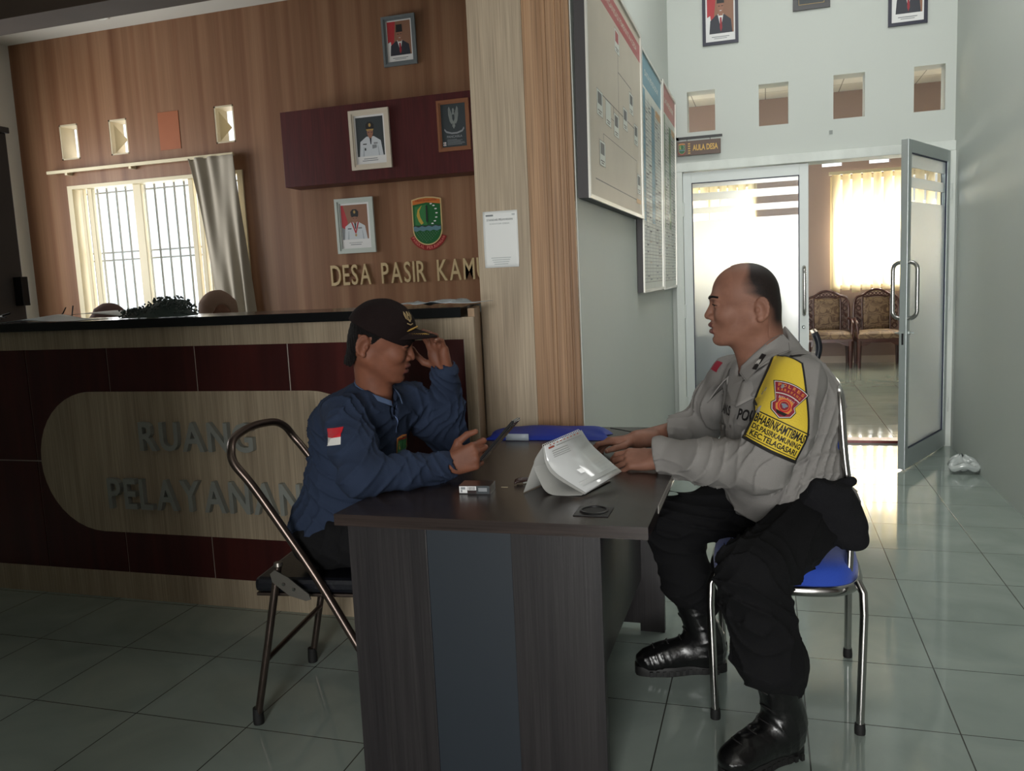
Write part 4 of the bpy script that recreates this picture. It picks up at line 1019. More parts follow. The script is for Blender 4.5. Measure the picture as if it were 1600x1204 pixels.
# local: x forward (towards the desk), y to the officer's left
seat_r = []
for k in range(40):
    t = 2 * PI * k / 40; c_, s_ = math.cos(t), math.sin(t); seat_r.append(((abs(c_) ** .55) * math.copysign(.205, c_), (abs(s_) ** .55) * math.copysign(.222, s_)))
mb = MB(); mb.tube([P(x, y, .395) for x, y in seat_r], .012, M_chrome, 10, closed=True, flat=1.3); mb.build('seat_frame', ch)
mb = MB(); ring_ = [(1.0, .405), (1.0, .430), (.985, .448), (.93, .462), (.75, .472), (.4, .476), (0.02, .477)]
n = 40; vs = [P(x * k, y * k, z) for k, z in ring_ for x, y in seat_r]; fs = [(i * n + j, i * n + (j + 1) % n, (i + 1) * n + (j + 1) % n, (i + 1) * n + j) for i in range(len(ring_) - 1) for j in range(n)]
mb.add(vs, fs, M_bluef, True); mb.add([P(x, y, .405) for x, y in seat_r], [list(range(n))], M_bluef); mb.add([P(x * .02, y * .02, .477) for x, y in seat_r], [list(range(n))], M_bluef); mb.build('seat', ch)
for sx, sy, fx, fy in ((1, 1, .195, .24), (1, -1, .195, -.215), (-1, 1, -.195, .24), (-1, -1, -.205, -.245)):
    mb = MB()
    mb.tube([P(sx * .19, sy * .205, .425), P(sx * .203, sy * .222, .40), P(sx * .205, sy * .228, .34), P(fx, fy, .02)], .0115, M_chrome, 12); mb.build('leg', ch)
    mb = MB(); mb.lathe([(.0145, 0), (.015, .012), (.0135, .03)], (fx, fy, 0), M_rubber, 12); mb.build('rubber_foot', ch)
mb = MB(); bp = [P(-.170, .16, .41), P(-.175, .155, .60), P(-.158, .15, .78), P(-.150, .14, .90), P(-.148, .11, .940), P(-.148, 0, .95)]
bp = bp + [P(p.x, -p.y, p.z) for p in reversed(bp[:-1])]; mb.tube([catmull(bp, k / 60) for k in range(61)], .0115, M_chrome, 12); mb.build('back_frame', ch)
mb = MB(); mb.grid(lambda a, b: (-.128 - .010 * math.cos((a - .5) * 3), (a - .5) * .24, .72 + b * .17), 10, 6, M_bluef, thick=.02); mb.build('backrest', ch)
ch.location = (.043, 2.578, 0); ch.rotation_euler = (0, 0, PI)

# ---- carved armchairs in the meeting hall
M_carv = mat('dark_red_brown_carved_wood', (74, 38, 32), .3, var=.2, scale=(20, 20, 20), coat=.3)
def damask():
    m, nt, b, N, L = base('gold_brown_damask'); sset(b, .6)
    tc = N.new('ShaderNodeTexCoord'); v = N.new('ShaderNodeTexVoronoi'); v.inputs['Scale'].default_value = 9; v.feature = 'SMOOTH_F1'
    L.new(tc.outputs['Object'], v.inputs['Vector']); w = N.new('ShaderNodeTexWave'); w.wave_type = 'RINGS'; w.rings_direction = 'SPHERICAL'; w.inputs['Scale'].default_value = 6; w.inputs['Distortion'].default_value = 9; w.inputs['Detail'].default_value = 3; w.inputs['Detail Scale'].default_value = 4
    L.new(v.outputs['Position'], w.inputs['Vector'])
    cr = N.new('ShaderNodeValToRGB'); e = cr.color_ramp.elements; e[0].position = .25; e[0].color = lin((98, 76, 60)); e[1].position = .7; e[1].color = lin((140, 118, 94)); L.new(w.outputs[1], cr.inputs[0]); L.new(cr.outputs[0], b.inputs['Base Color']); return m
M_dam = damask()
def carved_chair():
    """local: faces -y, x across"""
    r = thing('carved_armchair', (0, 0, 0), 'x', 'armchair')
    W = .27
    f = MB()   # carved back frame: posts, scroll crest and pierced side splats
    out = [(-W, .45), (-W - .0, .6), (-W + .005, .78), (-W + .03, .86), (-W + .075, .885), (-.15, .90), (-.08, .945), (0, .96), (.08, .945), (.15, .90), (W - .075, .885), (W - .03, .86), (W - .005, .78), (W, .6), (W, .45)]
    f.tube([catmull([P(x, .23 + (z - .45) * .12, z) for x, z in out], k / 56) for k in range(57)], .016, M_carv, 8)
    inn = [(-.165, .45), (-.165, .84), (-.12, .87), (0, .885), (.12, .87), (.165, .84), (.165, .45)]
    f.tube([catmull([P(x, .23 + (z - .45) * .12, z) for x, z in inn], k / 40) for k in range(41)], .011, M_carv, 8)
    for s_ in (-1, 1):
        for j in range(5):
            z = .50 + j * .078; x = s_ * .215
            f.tube([P(x + .026 * math.cos(t + j), .235 + (z - .45) * .12, z + .034 * math.sin(t)) for t in [k * 2 * PI / 12 for k in range(12)]], .0075, M_carv, 6, closed=True)
            f.tube([P(s_ * .17, .235 + (z - .45) * .12, z - .02), P(x, .235 + (z - .45) * .12, z + .02), P(s_ * .262, .235 + (z - .45) * .12, z - .01)], .006, M_carv, 6)
    for j in range(6):
        x = -.11 + j * .044; f.tube([P(x + .018 * math.cos(t), .285, .918 + .018 * math.sin(t) - abs(x) * .12) for t in [k * 2 * PI / 10 for k in range(10)]], .006, M_carv, 6, closed=True)
    f.build('carved_back_frame', r)
    b = MB(); b.grid(lambda a, c: ((a - .5) * .32, .228 + c * .045 - .022 * math.sin(a * PI) * math.sin(c * PI), .455 + c * .41), 10, 10, M_dam, thick=.03); b.build('back_cushion', r)
    s = MB(); s.grid(lambda a, c: ((a - .5) * .53, -.26 + c * .49, .425 + .045 * (math.sin(a * PI) * math.sin(c * PI)) ** .4), 14, 14, M_dam); s.box(-.265, .265, -.262, .23, .365, .427, M_dam, .01); s.build('seat_cushion', r)
    a_ = MB(); a_.box(-.27, .27, -.265, -.235, .325, .368, M_carv, .003); a_.box(-.27, .27, .20, .24, .3, .368, M_carv)
    for s_ in (-1, 1): a_.box(s_ * .27, s_ * .245, -.26, .23, .31, .368, M_carv)
    a_.prism([(-.25, .33), (-.25, .27), (-.17, .285), (-.11, .32), (.11, .32), (.17, .285), (.25, .27), (.25, .33)], (0, -.26, 0), (1, 0, 0), (0, 0, 1), (0, .02, 0), M_carv); a_.build('apron', r)
    for sx in (-1, 1):
        for yy in (-.245, .215):
            l = MB(); l.tube([P(sx * .248, yy, 0), P(sx * .25, yy, .12), P(sx * .248, yy, .34)], [.019, .023, .03], M_carv, 8); l.build('leg', r)
        ar = MB(); ar.tube([catmull([P(sx * .26, .22, .60), P(sx * .275, .0, .60), P(sx * .275, -.16, .575), P(sx * .27, -.22, .52), P(sx * .26, -.23, .37)], k / 20) for k in range(21)], .016, M_carv, 8); ar.build('armrest', r)
    return r
c1 = carved_chair(); c1['label'] = 'carved dark wood armchair with damask seat, partly behind the open door leaf'
c2 = copy_tree(c1); c2['label'] = 'carved dark wood armchair with damask seat, nearest the closed door leaf'
c1.location = (1.35, 11.42, 0); c2.location = (.755, 11.45, 0); c1['group'] = c2['group'] = 'carved armchairs in the meeting hall'
c3 = copy_tree(c1); c3.location = (.16, 11.45, 0); c3['label'] = 'carved armchair dimly seen through the clear lower part of the closed door glass'
c3['label'] = 'carved armchair hidden behind the frosted closed door leaf'
# blinds
M_blind = bpy.data.materials.new('cream_blind_fabric'); M_blind.use_nodes = True
_nt = M_blind.node_tree; _b = _nt.nodes['Principled BSDF']; _nt.nodes.remove(_b); _o = [n for n in _nt.nodes if n.type == 'OUTPUT_MATERIAL'][0]
_t = _nt.nodes.new('ShaderNodeBsdfTranslucent'); _t.inputs[0].default_value = (.92, .84, .66, 1); _d = _nt.nodes.new('ShaderNodeBsdfDiffuse'); _d.inputs[0].default_value = (.72, .66, .5, 1)
_x = _nt.nodes.new('ShaderNodeMixShader'); _x.inputs[0].default_value = .35; _nt.links.new(_t.outputs[0], _x.inputs[1]); _nt.links.new(_d.outputs[0], _x.inputs[2]); _nt.links.new(_x.outputs[0], _o.inputs[0])
for x0_, x1_, lab in ((.78, 3.02, 'cream vertical blinds hanging over the aula window seen through the open doorway'), (-2.62, -.1, 'cream vertical blinds behind the clear stripes of the closed door leaf')):
    r = thing('vertical_blinds', ((x0_ + x1_) / 2, YF - .08, .93), lab, 'blinds')
    mb = MB(); mb.box(x0_, x1_, YF - .1, YF - .05, 2.45, 2.49, M_cream); mb.build('head_rail', r)
    n = int((x1_ - x0_) / .1235)
    for k in range(n):
        mb = MB(); x = x0_ + .03 + k * .1235; a = .45 + .1 * math.sin(k * 2.1); ca, sa = math.cos(a) * .058, math.sin(a) * .058
        zb = .96 if k % 2 else .93
        mb.grid(lambda u_, v_: (x + (u_ - .5) * 2 * ca + .058, YF - .075 + (u_ - .5) * 2 * sa * .5, zb + v_ * (2.45 - zb)), 2, 2, M_blind, thick=.001); mb.build('slat', r)
# dark seat at the edge of the closed leaf
M_dblue = mat('dark_blue_vinyl', (24, 30, 40), .4)
r = thing('office_chair', (.28, 7.6, 0), 'dark blue office chair peeking out behind the closed door leaf in the aula', 'chair')
mb = MB(); mb.grid(lambda a, b: (.405 - .06 * math.cos((b - .5) * 3.0) * 0 + .035 * math.sin(b * PI) , 7.38 + a * .42, .48 + b * .27), 8, 10, M_dblue, thick=.05); mb.build('backrest', r)
mb = MB(); mb.box(0.0, .40, 7.38, 7.8, .42, .50, M_dblue, .03); mb.build('seat', r)
mb = MB(); mb.tube([(.2, 7.6, .42), (.2, 7.6, .08)], .03, M_black, 12)
for k in range(5): mb.tube([(.2, 7.6, .1), (.2 + .26 * math.cos(k * 1.257), 7.6 + .26 * math.sin(k * 1.257), .04)], .018, M_black, 8); mb.lathe([(.02, 0), (.025, .02), (.02, .045)], (.2 + .26 * math.cos(k * 1.257), 7.6 + .26 * math.sin(k * 1.257), 0), M_black, 10)
mb.build('base', r)
# dark cabinet seen as the dark lower zone of the frosted leaf
r = thing('low_cabinet', (-.32, 6.8, 0), 'dark low cabinet seen dimly through the lower left of the closed frosted leaf', 'cabinet')
mb = MB(); mb.box(-.60, -.03, 6.63, 7.02, .02, .80, M_dark, .004); mb.build('body', r)
mb = MB(); mb.box(-.61, -.02, 6.62, 7.03, .80, .84, mat('grey_patterned_cover', (110, 108, 104), .8, var=.3, scale=(60, 60, 60)), .004); mb.build('top_cover', r)
mb = MB(); mb.box(-.33, -.30, 6.622, 6.63, .06, .76, M_black); mb.build('door_gap', r)
# ================================================================ people: blended distance fields turned into one surface
def nv(a): return np.array(a, dtype=np.float32)
def unit(a): a = np.array(a, float); return a / np.linalg.norm(a)
class SDF:
    def __init__(s): s.pr = []; s.disp = None; s.clips = []; s.rs = 1.0
    def _a(s, op, k, fn, lo, hi): s.pr.append((op, k, fn, np.array(lo, float), np.array(hi, float))); return s
    def cap(s, a, b, ra, rb=None, k=.01, op='u'):
        a = nv(a); b = nv(b); rb = ra if rb is None else rb; ra *= s.rs; rb *= s.rs; ab = b - a; L2 = float(ab @ ab) + 1e-12; m = max(ra, rb)
        def f(P):
            q = P - a; t = np.clip((q @ ab) / L2, 0, 1)[..., None]
            return np.linalg.norm(q - t * ab, axis=-1) - (ra + (rb - ra) * t[..., 0])
        return s._a(op, k, f, np.minimum(a, b) - m, np.maximum(a, b) + m)
    def chain(s, pts, rs, k=.01, op='u'):
        for i in range(len(pts) - 1): s.cap(pts[i], pts[i + 1], rs[i], rs[i + 1], k, op)
        return s
    def ell(s, c, r, k=.01, R=None, op='u'):
        c = nv(c); r = nv(r) * s.rs; R_ = np.eye(3, dtype=np.float32) if R is None else nv(R); m = float(max(r))
        def f(P):
            q = (P - c) @ R_.T; k0 = np.linalg.norm(q / r, axis=-1); k1 = np.linalg.norm(q / (r * r), axis=-1)
            return k0 * (k0 - 1) / (k1 + 1e-9)
        return s._a(op, k, f, c - m, c + m)
    def rbox(s, c, h, rr=.005, k=.01, R=None, op='u'):
        c = nv(c); h = nv(h); R_ = np.eye(3, dtype=np.float32) if R is None else nv(R); m = float(np.linalg.norm(h)) + rr
        def f(P):
            q = np.abs((P - c) @ R_.T) - (h - rr)
            return np.linalg.norm(np.maximum(q, 0), axis=-1) + np.minimum(q.max(-1), 0) - rr
        return s._a(op, k, f, c - m, c + m)
    def plane(s, o, n):
        """keep the side the normal points away from"""
        s.clips.append((nv(o), nv(unit(n)))); return s
    @staticmethod
    def comb(op, v, d, k):
        if op == 'u':
            h = np.clip(.5 + .5 * (v - d) / k, 0, 1); return v + (d - v) * h - k * h * (1 - h)
        if op == 's':
            h = np.clip(.5 - .5 * (v + d) / k, 0, 1); return v + (-d - v) * h + k * h * (1 - h)
    def __call__(s, P):
        P = np.asarray(P, dtype=np.float32); V = np.full(P.shape[:-1], .05, np.float32)
        for op, k, f, lo, hi in s.pr: V = s.comb(op, V, f(P), k)
        if s.disp is not None: V = V + s.disp(P)
        for o, n in s.clips: V = np.maximum(V, (P - o) @ n)
        return V
    def mesh(s, lo, hi, h):
        lo = np.array(lo, float); n = np.ceil((np.array(hi) - lo) / h).astype(int) + 1
        ax = [(lo[i] + h * np.arange(n[i])).astype(np.float32) for i in range(3)]
        V = np.full(tuple(n), .05, np.float32)
        for op, k, f, a, b in s.pr:
            i0 = np.maximum(0, np.floor((a - .03 - k - lo) / h).astype(int)); i1 = np.minimum(n, np.ceil((b + .03 + k - lo) / h).astype(int) + 1)
            if (i1 <= i0).any(): continue
            P = np.stack(np.meshgrid(*[ax[q][i0[q]:i1[q]] for q in range(3)], indexing='ij'), -1)
            sl = tuple(slice(i0[q], i1[q]) for q in range(3))
            V[sl] = s.comb(op, V[sl], f(P), k)
        if s.disp is not None or s.clips:
            idx = np.argwhere(np.abs(V) < .03 if not s.clips else V < .03)
            P = np.stack([ax[q][idx[:, q]] for q in range(3)], -1); d = V[idx[:, 0], idx[:, 1], idx[:, 2]]
            if s.disp is not None: d = d + s.disp(P)
            for o, nn in s.clips: d = np.maximum(d, (P - o) @ nn)
            V[idx[:, 0], idx[:, 1], idx[:, 2]] = d
        return surface_net(V, lo, h)
def surface_net(V, lo, h):
    S = V < 0; n = V.shape
    c = [(i, j, k) for i in (0, 1) for j in (0, 1) for k in (0, 1)]
    sub = lambda A, o: A[o[0]:n[0] - 1 + o[0], o[1]:n[1] - 1 + o[1], o[2]:n[2] - 1 + o[2]]
    cnt = sum(sub(S, o).astype(np.int8) for o in c); M = (cnt > 0) & (cnt < 8)
    cells = np.argwhere(M); idx = np.full(M.shape, -1, np.int64); idx[M] = np.arange(len(cells))
    vals = {o: V[cells[:, 0] + o[0], cells[:, 1] + o[1], cells[:, 2] + o[2]] for o in c}
    acc = np.zeros((len(cells), 3)); num = np.zeros(len(cells))
    for a in c:
        for q in range(3):
            if a[q]: continue
            b = list(a); b[q] = 1; b = tuple(b); va, vb = vals[a], vals[b]; x = (va < 0) != (vb < 0)
            t = np.where(x, va / np.where(x, va - vb, 1), 0); p = np.tile(np.array(a, float), (len(cells), 1)); p[:, q] += t
            acc += p * x[:, None]; num += x
    vs = lo + h * (cells + acc / num[:, None]); F = []
    for q in range(3):
        u, w = (q + 1) % 3, (q + 2) % 3
        s0 = [slice(1, n[i] - 1) for i in range(3)]; s0[q] = slice(0, n[q] - 1); s1 = list(s0); s1[q] = slice(1, n[q])
        A = S[tuple(s0)]; B = S[tuple(s1)]; X = np.argwhere(A != B); fl = A[X[:, 0], X[:, 1], X[:, 2]]
        base_ = X.copy()
        for i in range(3):
            if i != q: base_[:, i] += 1
        def cell(du, dw):
            y = base_.copy(); y[:, u] += du; y[:, w] += dw; return idx[y[:, 0], y[:, 1], y[:, 2]]
        f = np.stack([cell(-1, -1), cell(0, -1), cell(0, 0), cell(-1, 0)], 1)
        f[~fl] = f[~fl][:, ::-1]; F.append(f)
    F = np.concatenate(F); F = F[(F >= 0).all(1)]
    return vs, F
def smooth(vs, F, it=2, lam=.5):
    n = len(vs)
    E = np.concatenate([F[:, [0, 1]], F[:, [1, 2]], F[:, [2, 3]], F[:, [3, 0]]]); E = np.concatenate([E, E[:, ::-1]])
    deg = np.bincount(E[:, 0], minlength=n)[:, None]
    for _ in range(it):
        acc = np.stack([np.bincount(E[:, 0], weights=vs[E[:, 1], q], minlength=n) for q in range(3)], 1)
        vs = vs + lam * (acc / np.maximum(deg, 1) - vs)
    return vs
def sdf_obj(name, parts, mats, root, matfn=None, label=None):
    """parts: list of (verts, faces); one mesh object under root"""
    V = []; F = []; k = 0
    for v, f in parts: V.append(v); F.append(f + k); k += len(v)
    V = np.concatenate(V); F = np.concatenate(F)
    off = np.array(root.location) if root is not None else np.zeros(3)
    if root is not None and root.parent is not None: off = off + np.array(root.parent.location)
    me = bpy.data.meshes.new(name)
    me.vertices.add(len(V)); me.vertices.foreach_set('co', (V - off).astype(np.float32).ravel())
    me.loops.add(len(F) * 4); me.loops.foreach_set('vertex_index', F.astype(np.int32).ravel())
    me.polygons.add(len(F)); me.polygons.foreach_set('loop_start', np.arange(0, len(F) * 4, 4, dtype=np.int32)); me.polygons.foreach_set('loop_total', np.full(len(F), 4, np.int32))
    for m in mats: me.materials.append(m)
    if matfn is not None: me.polygons.foreach_set('material_index', matfn(V[F].mean(1)).astype(np.int32))
    me.polygons.foreach_set('use_smooth', np.ones(len(F), bool))
    me.update(calc_edges=True); me.validate()
    o = bpy.data.objects.new(name, me); COL.objects.link(o); o.parent = root
    if label: o['label'] = label
    return o
def folds(amp, k, seed=0, dirs=((.5, .2, 1), (1, -.6, .4)), warp=.05, power=2.0):
    """cloth creases: ridged waves on a warped domain, returned as an inward offset"""
    rs = np.random.RandomState(seed); W = [(rs.randn(3) * 9, rs.rand() * 6, unit(rs.randn(3))) for _ in range(5)]
    D = [unit(d) for d in dirs]
    def f(P):
        Q = P.copy().astype(np.float32)
        for w, ph, d in W: Q = Q + (warp * np.sin(P @ nv(w) + ph))[..., None] * nv(d)
        out = 0
        for i, d in enumerate(D):
            s_ = np.sin(Q @ nv(d) * k * (1 + .3 * i) + i * 2); m = .5 + .5 * np.sin(P @ nv(unit(np.roll(d, 1))) * k * .45 + i)
            out = out - amp * m * (1 - np.abs(s_)) ** power
        return out
    return f

M_skin = None
def skin_mat(name, col, lo):
    m, nt, b, N, L = base(name); sset(b, .58, 0, .28)
    tc = N.new('ShaderNodeTexCoord'); nz = N.new('ShaderNodeTexNoise'); nz.inputs['Scale'].default_value = 22; nz.inputs['Detail'].default_value = 4; L.new(tc.outputs['Object'], nz.inputs['Vector'])
    cr = N.new('ShaderNodeValToRGB'); e = cr.color_ramp.elements; e[0].position = .3; e[0].color = lin(lo); e[1].position = .7; e[1].color = lin(col); L.new(nz.outputs[0], cr.inputs[0]); L.new(cr.outputs[0], b.inputs['Base Color'])
    b.inputs['Subsurface Weight'].default_value = .08; b.inputs['Subsurface Radius'].default_value = (.01, .004, .002); b.inputs['Subsurface Scale'].default_value = 1.0
    n2 = N.new('ShaderNodeTexNoise'); n2.inputs['Scale'].default_value = 260; L.new(tc.outputs['Object'], n2.inputs['Vector']); bp = N.new('ShaderNodeBump'); bp.inputs['Strength'].default_value = .12; bp.inputs['Distance'].default_value = .002; L.new(n2.outputs[0], bp.inputs['Height']); L.new(bp.outputs[0], b.inputs['Normal'])
    return m
K_skin = skin_mat('brown_skin', (142, 101, 84), (124, 86, 71)); K_skin_dim = skin_mat('dim_lit_brown_skin', (126, 80, 61), (106, 66, 50)); K_lip = mat('lip_skin', (100, 58, 52), .4); K_nail = mat('finger_nail', (176, 132, 114), .3)  # second skin is darkened to carry the low light on the seated man
K_hair = mat('black_hair', (17, 14, 14), .7, spec=.15, bump=.6, bscale=300); K_fade = mat('short_cropped_hair', (84, 60, 50), .6, var=.35, scale=(300, 300, 300), bump=.4, bscale=500)
K_eyew = mat('eye_white', (190, 180, 172), .2, coat=.5); K_iris = mat('dark_brown_iris', (26, 16, 12), .12, coat=1.0)
K_grey = mat('grey_uniform_cloth', (131, 128, 125), .9, spec=.3, var=.05, bump=.2, bscale=420); K_tee = mat('dark_grey_undershirt', (92, 88, 88), .85, var=.05)
K_blk = mat('black_trouser_cloth', (15, 15, 17), .9, spec=.2, var=.1, bump=.2, bscale=350); K_boot = mat('polished_black_leather', (12, 12, 13), .3, coat=.15, bump=.12, bscale=60); K_sole = mat('black_rubber_sole', (18, 18, 18), .6)
K_blue = mat('navy_blue_jersey', (39, 49, 69), .9, spec=.2, var=.07, scale=(12, 12, 12), bump=.2, bscale=380); K_cap = mat('dark_brown_cap_cloth', (27, 18, 18), .9, spec=.15, var=.1, bump=.3, bscale=400)
K_yel = mat('yellow_armband_cloth', (214, 186, 54), .7, var=.05, bump=.2, bscale=300); K_gold = mat('gold_embroidery', (190, 150, 70), .45, .3, bump=.6, bscale=260); K_pblk = mat('black_print', (16, 14, 14), .7)
K_wht = mat('white_print', (205, 203, 198), .7); K_fred = mat('red_print', (190, 26, 40), .7); K_mrn = mat('maroon_print', (132, 22, 44), .65); K_org = mat('orange_print', (206, 128, 60), .65)

def stubble_mat():
    m, nt, b, N, L = base('receding_cropped_hair'); sset(b, .55, 0, .3)
    at_ = N.new('ShaderNodeAttribute'); at_.attribute_name = 'hairiness'; tc = N.new('ShaderNodeTexCoord')
    nz = N.new('ShaderNodeTexNoise'); nz.inputs['Scale'].default_value = 700; nz.inputs['Detail'].default_value = 2; L.new(tc.outputs['Object'], nz.inputs['Vector'])
    ad = N.new('ShaderNodeMath'); ad.operation = 'MULTIPLY_ADD'; ad.inputs[1].default_value = .5; L.new(nz.outputs[0], ad.inputs[0])
    sb = N.new('ShaderNodeMath'); sb.operation = 'SUBTRACT'; sb.inputs[1].default_value = .25; L.new(at_.outputs['Fac'], sb.inputs[0]); L.new(sb.outputs[0], ad.inputs[2])
    mx = N.new('ShaderNodeMix'); mx.data_type = 'RGBA'; mx.clamp_factor = True; L.new(ad.outputs[0], mx.inputs[0]); mx.inputs[6].default_value = lin((132, 93, 77)); mx.inputs[7].default_value = lin((26, 20, 19)); L.new(mx.outputs[2], b.inputs['Base Color'])
    bp = N.new('ShaderNodeBump'); bp.inputs['Strength'].default_value = .3; bp.inputs['Distance'].default_value = .002; L.new(nz.outputs[0], bp.inputs['Height']); L.new(bp.outputs[0], b.inputs['Normal'])
    return m
def head_sdf(S, O, R, k0=.012, ear=True, jaw=1.0):
    """R rows: forward, left, up. Adds a head with face to S."""
    O = np.array(O, float); R = np.array(R, float)
    g = S.rs; W = lambda p: O + g * np.array(p, float) @ R
    def E(c, r, k=.01, op='u', rot=None):
        RR = R if rot is None else rot @ R
        S.ell(W(c), r, k, RR, op)
    E((-.012, 0, .030), (.088, .0765, .087), .02); E((.022, 0, .036), (.064, .064, .066), .03); E((-.036, 0, -.018), (.059, .060, .060), .03)
    E((.026, 0, -.040), (.060, .0575 * jaw, .074), .03)
    for s_ in (-1, 1):
        S.cap(W((-.024, s_ * .052 * jaw, -.050)), W((.056, s_ * .018, -.100)), .021, .017, .022)
        E((.054, s_ * .040, -.028), (.028, .022, .026), .02)       # cheek
    E((.076, 0, .021), (.021, .047, .012), .014)                   # brow
    E((.060, 0, -.066), (.036, .033, .033), .018)                  # muzzle
    E((.070, 0, -.101), (.0185, .020, .017), .014)                 # chin
    for s_ in (-1, 1): E((.094, s_ * .031, .002), (.015, .0165, .0105), .012, 's')
    S.cap(W((.084, 0, .008)), W((.1005, 0, -.029)), .0085, .0115, .011)
    for s_ in (-1, 1): E((.090, s_ * .0135, -.0345), (.0115, .0085, .0085), .006)
    for s_ in (-1, 1): E((.098, s_ * .0075, -.043), (.006, .0035, .005), .003, 's')
    E((.0895, 0, -.0565), (.0125, .0225, .0070), .006); E((.0865, 0, -.0765), (.0125, .0205, .0080), .006)
    E((.100, 0, -.0663), (.016, .025, .0022), .003, 's')
    E((.094, 0, -.0885), (.010, .016, .0045), .008, 's')
    for s_ in (-1, 1):   # lids around the eyes, with a slit
        E((.0735, s_ * .0315, .0025), (.0155, .0165, .0125), .004); E((.091, s_ * .0325, .0005), (.012, .0125, .0030), .002, 's')
    if ear:
        for s_ in (-1, 1):
            a = .22; ca, sa = math.cos(a), math.sin(a)
            rot = np.array([[ca, 0, -sa], [0, 1, 0], [sa, 0, ca]]); b_ = s_ * .38
            rb = np.array([[math.cos(b_), -math.sin(b_), 0], [math.sin(b_), math.cos(b_), 0], [0, 0, 1]]); rr = rb @ rot
            E((-.045, s_ * .0805, -.012), (.0195, .0065, .033), .005, rot=rr)
            E((-.041, s_ * .0875, -.012), (.0125, .0065, .0215), .003, 's', rot=rr)
            for t in range(10):
                t0 = -.6 + t * .42; t1 = t0 + .42
                pt = lambda t: W(np.array([-.045 + .0165 * math.sin(t) * -1, 0, -.010 + .029 * math.cos(t)]) + np.array([0, s_ * (.084 + .004 * math.sin(t)), 0]))
                if t < 8: S.cap(pt(t0), pt(t1), .0036, .0036, .003)
            E((-.0325, s_ * .0795, -.014), (.006, .006, .008), .004)   # tragus
            E((-.040, s_ * .080, -.040), (.009, .006, .009), .005)     # lobe
    return W
def hand_sdf(S, W, fwd, pn, right, curls, spread=.0, thumb=None, sc=1.0, flex=0.0):
    """W wrist; fwd to the knuckles; pn palm normal; curls: bend (deg) for index..little at three joints"""
    W = np.array(W, float); f = unit(fwd); p = np.array(pn, float); p = unit(p - f * (p @ f)); s = np.cross(f, p) * (1 if right else -1)
    tips = []; nails = []
    off = (.031, .011, -.009, -.027); plen = (.088, .090, .085, .077)
    ln = ((.044, .026, .021), (.049, .030, .022), (.045, .028, .021), (.035, .021, .019)); r0 = (.0093, .0095, .0090, .0080)
    S.cap(W - f * .05 * sc, W, .026 * sc, .024 * sc, .02)
    for i in range(4):
        kn = W + (f * plen[i] + s * off[i] + p * (-.002 + .004 * abs(i - 1.5) / 1.5)) * sc
        S.cap(W + (f * .012 + s * off[i] * .62) * sc, kn, .0165 * sc, .0115 * sc, .012)
        d = unit(f + s * spread * (1.5 - i) * .5); q = kn; ang = 0
        for j in range(3):
            ang += math.radians(curls[i][j]); dd = d * math.cos(ang) + p * math.sin(ang); e = q + dd * ln[i][j] * sc
            S.cap(q, e, (r0[i] - .0007 * j) * sc, (r0[i] - .0007 * (j + 1)) * sc, .0022 if j else .006); q = e
        nn = -d * math.sin(ang) * -1 * 0 + (-p * math.cos(ang) + d * math.sin(ang))
        nails.append((q - dd * .004 * sc, dd, nn, (r0[i] - .002) * sc)); tips.append(q)
    S.ell(W + (f * .045 + s * .018 + p * .012) * sc, (.032 * sc, .016 * sc, .014 * sc), .012, np.array([unit(f + s * .35), np.cross(p, unit(f + s * .35)), p]))
    S.ell(W + (f * .045 - s * .02 + p * .010) * sc, (.034 * sc, .013 * sc, .012 * sc), .012, np.array([f, np.cross(p, f), p]))
    t = thumb or ((.55, .75, .35), (.85, .35, .3), (.95, .15, .25))
    q = W + (f * .022 + s * .022 + p * .006) * sc
    for j, (L_, ra, rb) in enumerate(((.042, .0135, .0115), (.034, .0112, .0098), (.027, .0098, .0078))):
        a, b, c = t[j]; dd = unit(f * a + s * b + p * c); e = q + dd * L_ * sc; S.cap(q, e, ra * sc, rb * sc, .008 if j == 0 else .003); q = e
    side_ = unit(np.cross(dd, p)); nails.append((q - dd * .004 * sc, dd, unit(s - dd * (s @ dd)) if abs(s @ dd) < .9 else side_, .0072 * sc)); tips.append(q)
    return tips, nails
def nail_mesh(root, nails):
    for c, d, n, r in nails:
        mb = MB(); c = Vector(c); d = Vector(d).normalized(); n = Vector(n); n = (n - d * n.dot(d)).normalized(); w = d.cross(n)
        mb.grid(lambda a, b: c + n * (r * math.cos((a - .5) * 1.7) + .0006) + w * (r * math.sin((a - .5) * 1.7)) + d * ((b - .5) * .011), 6, 4, K_nail, thick=.0006)
        mb.build('fingernail', root)
def eyes(root, Wf, R, look=(1, 0, 0)):
    for s_ in (-1, 1):
        c = Vector(Wf((.0725, s_ * .0315, .0015))); mb = MB(); lk = Vector(np.array(look, float) @ R).normalized()
        mb.lathe([(.0001, -.0135), (.006, -.0121), (.0115, -.007), (.0135, 0), (.0122, .0058)], c, K_eyew, 18, lk); mb.lathe([(.0122, .0058), (.0085, .0105), (.004, .0129), (.0001, .0135)], c, K_iris, 18, lk)
        mb.build('eye', root)
        mb = MB(); g = .0172
        ps = [Vector(Wf((.0725 + g * math.cos(t) * .97, s_ * (.0315 + g * math.sin(t)), .0048 - .0035 * abs(t - .2)))) for t in [(-.55 + k * .19) for k in range(11)]]
        mb.tube(ps, [.0006 + .0010 * math.sin(PI * (k + .5) / 11) for k in range(11)], K_hair, 5); mb.build('eyelashes', root)
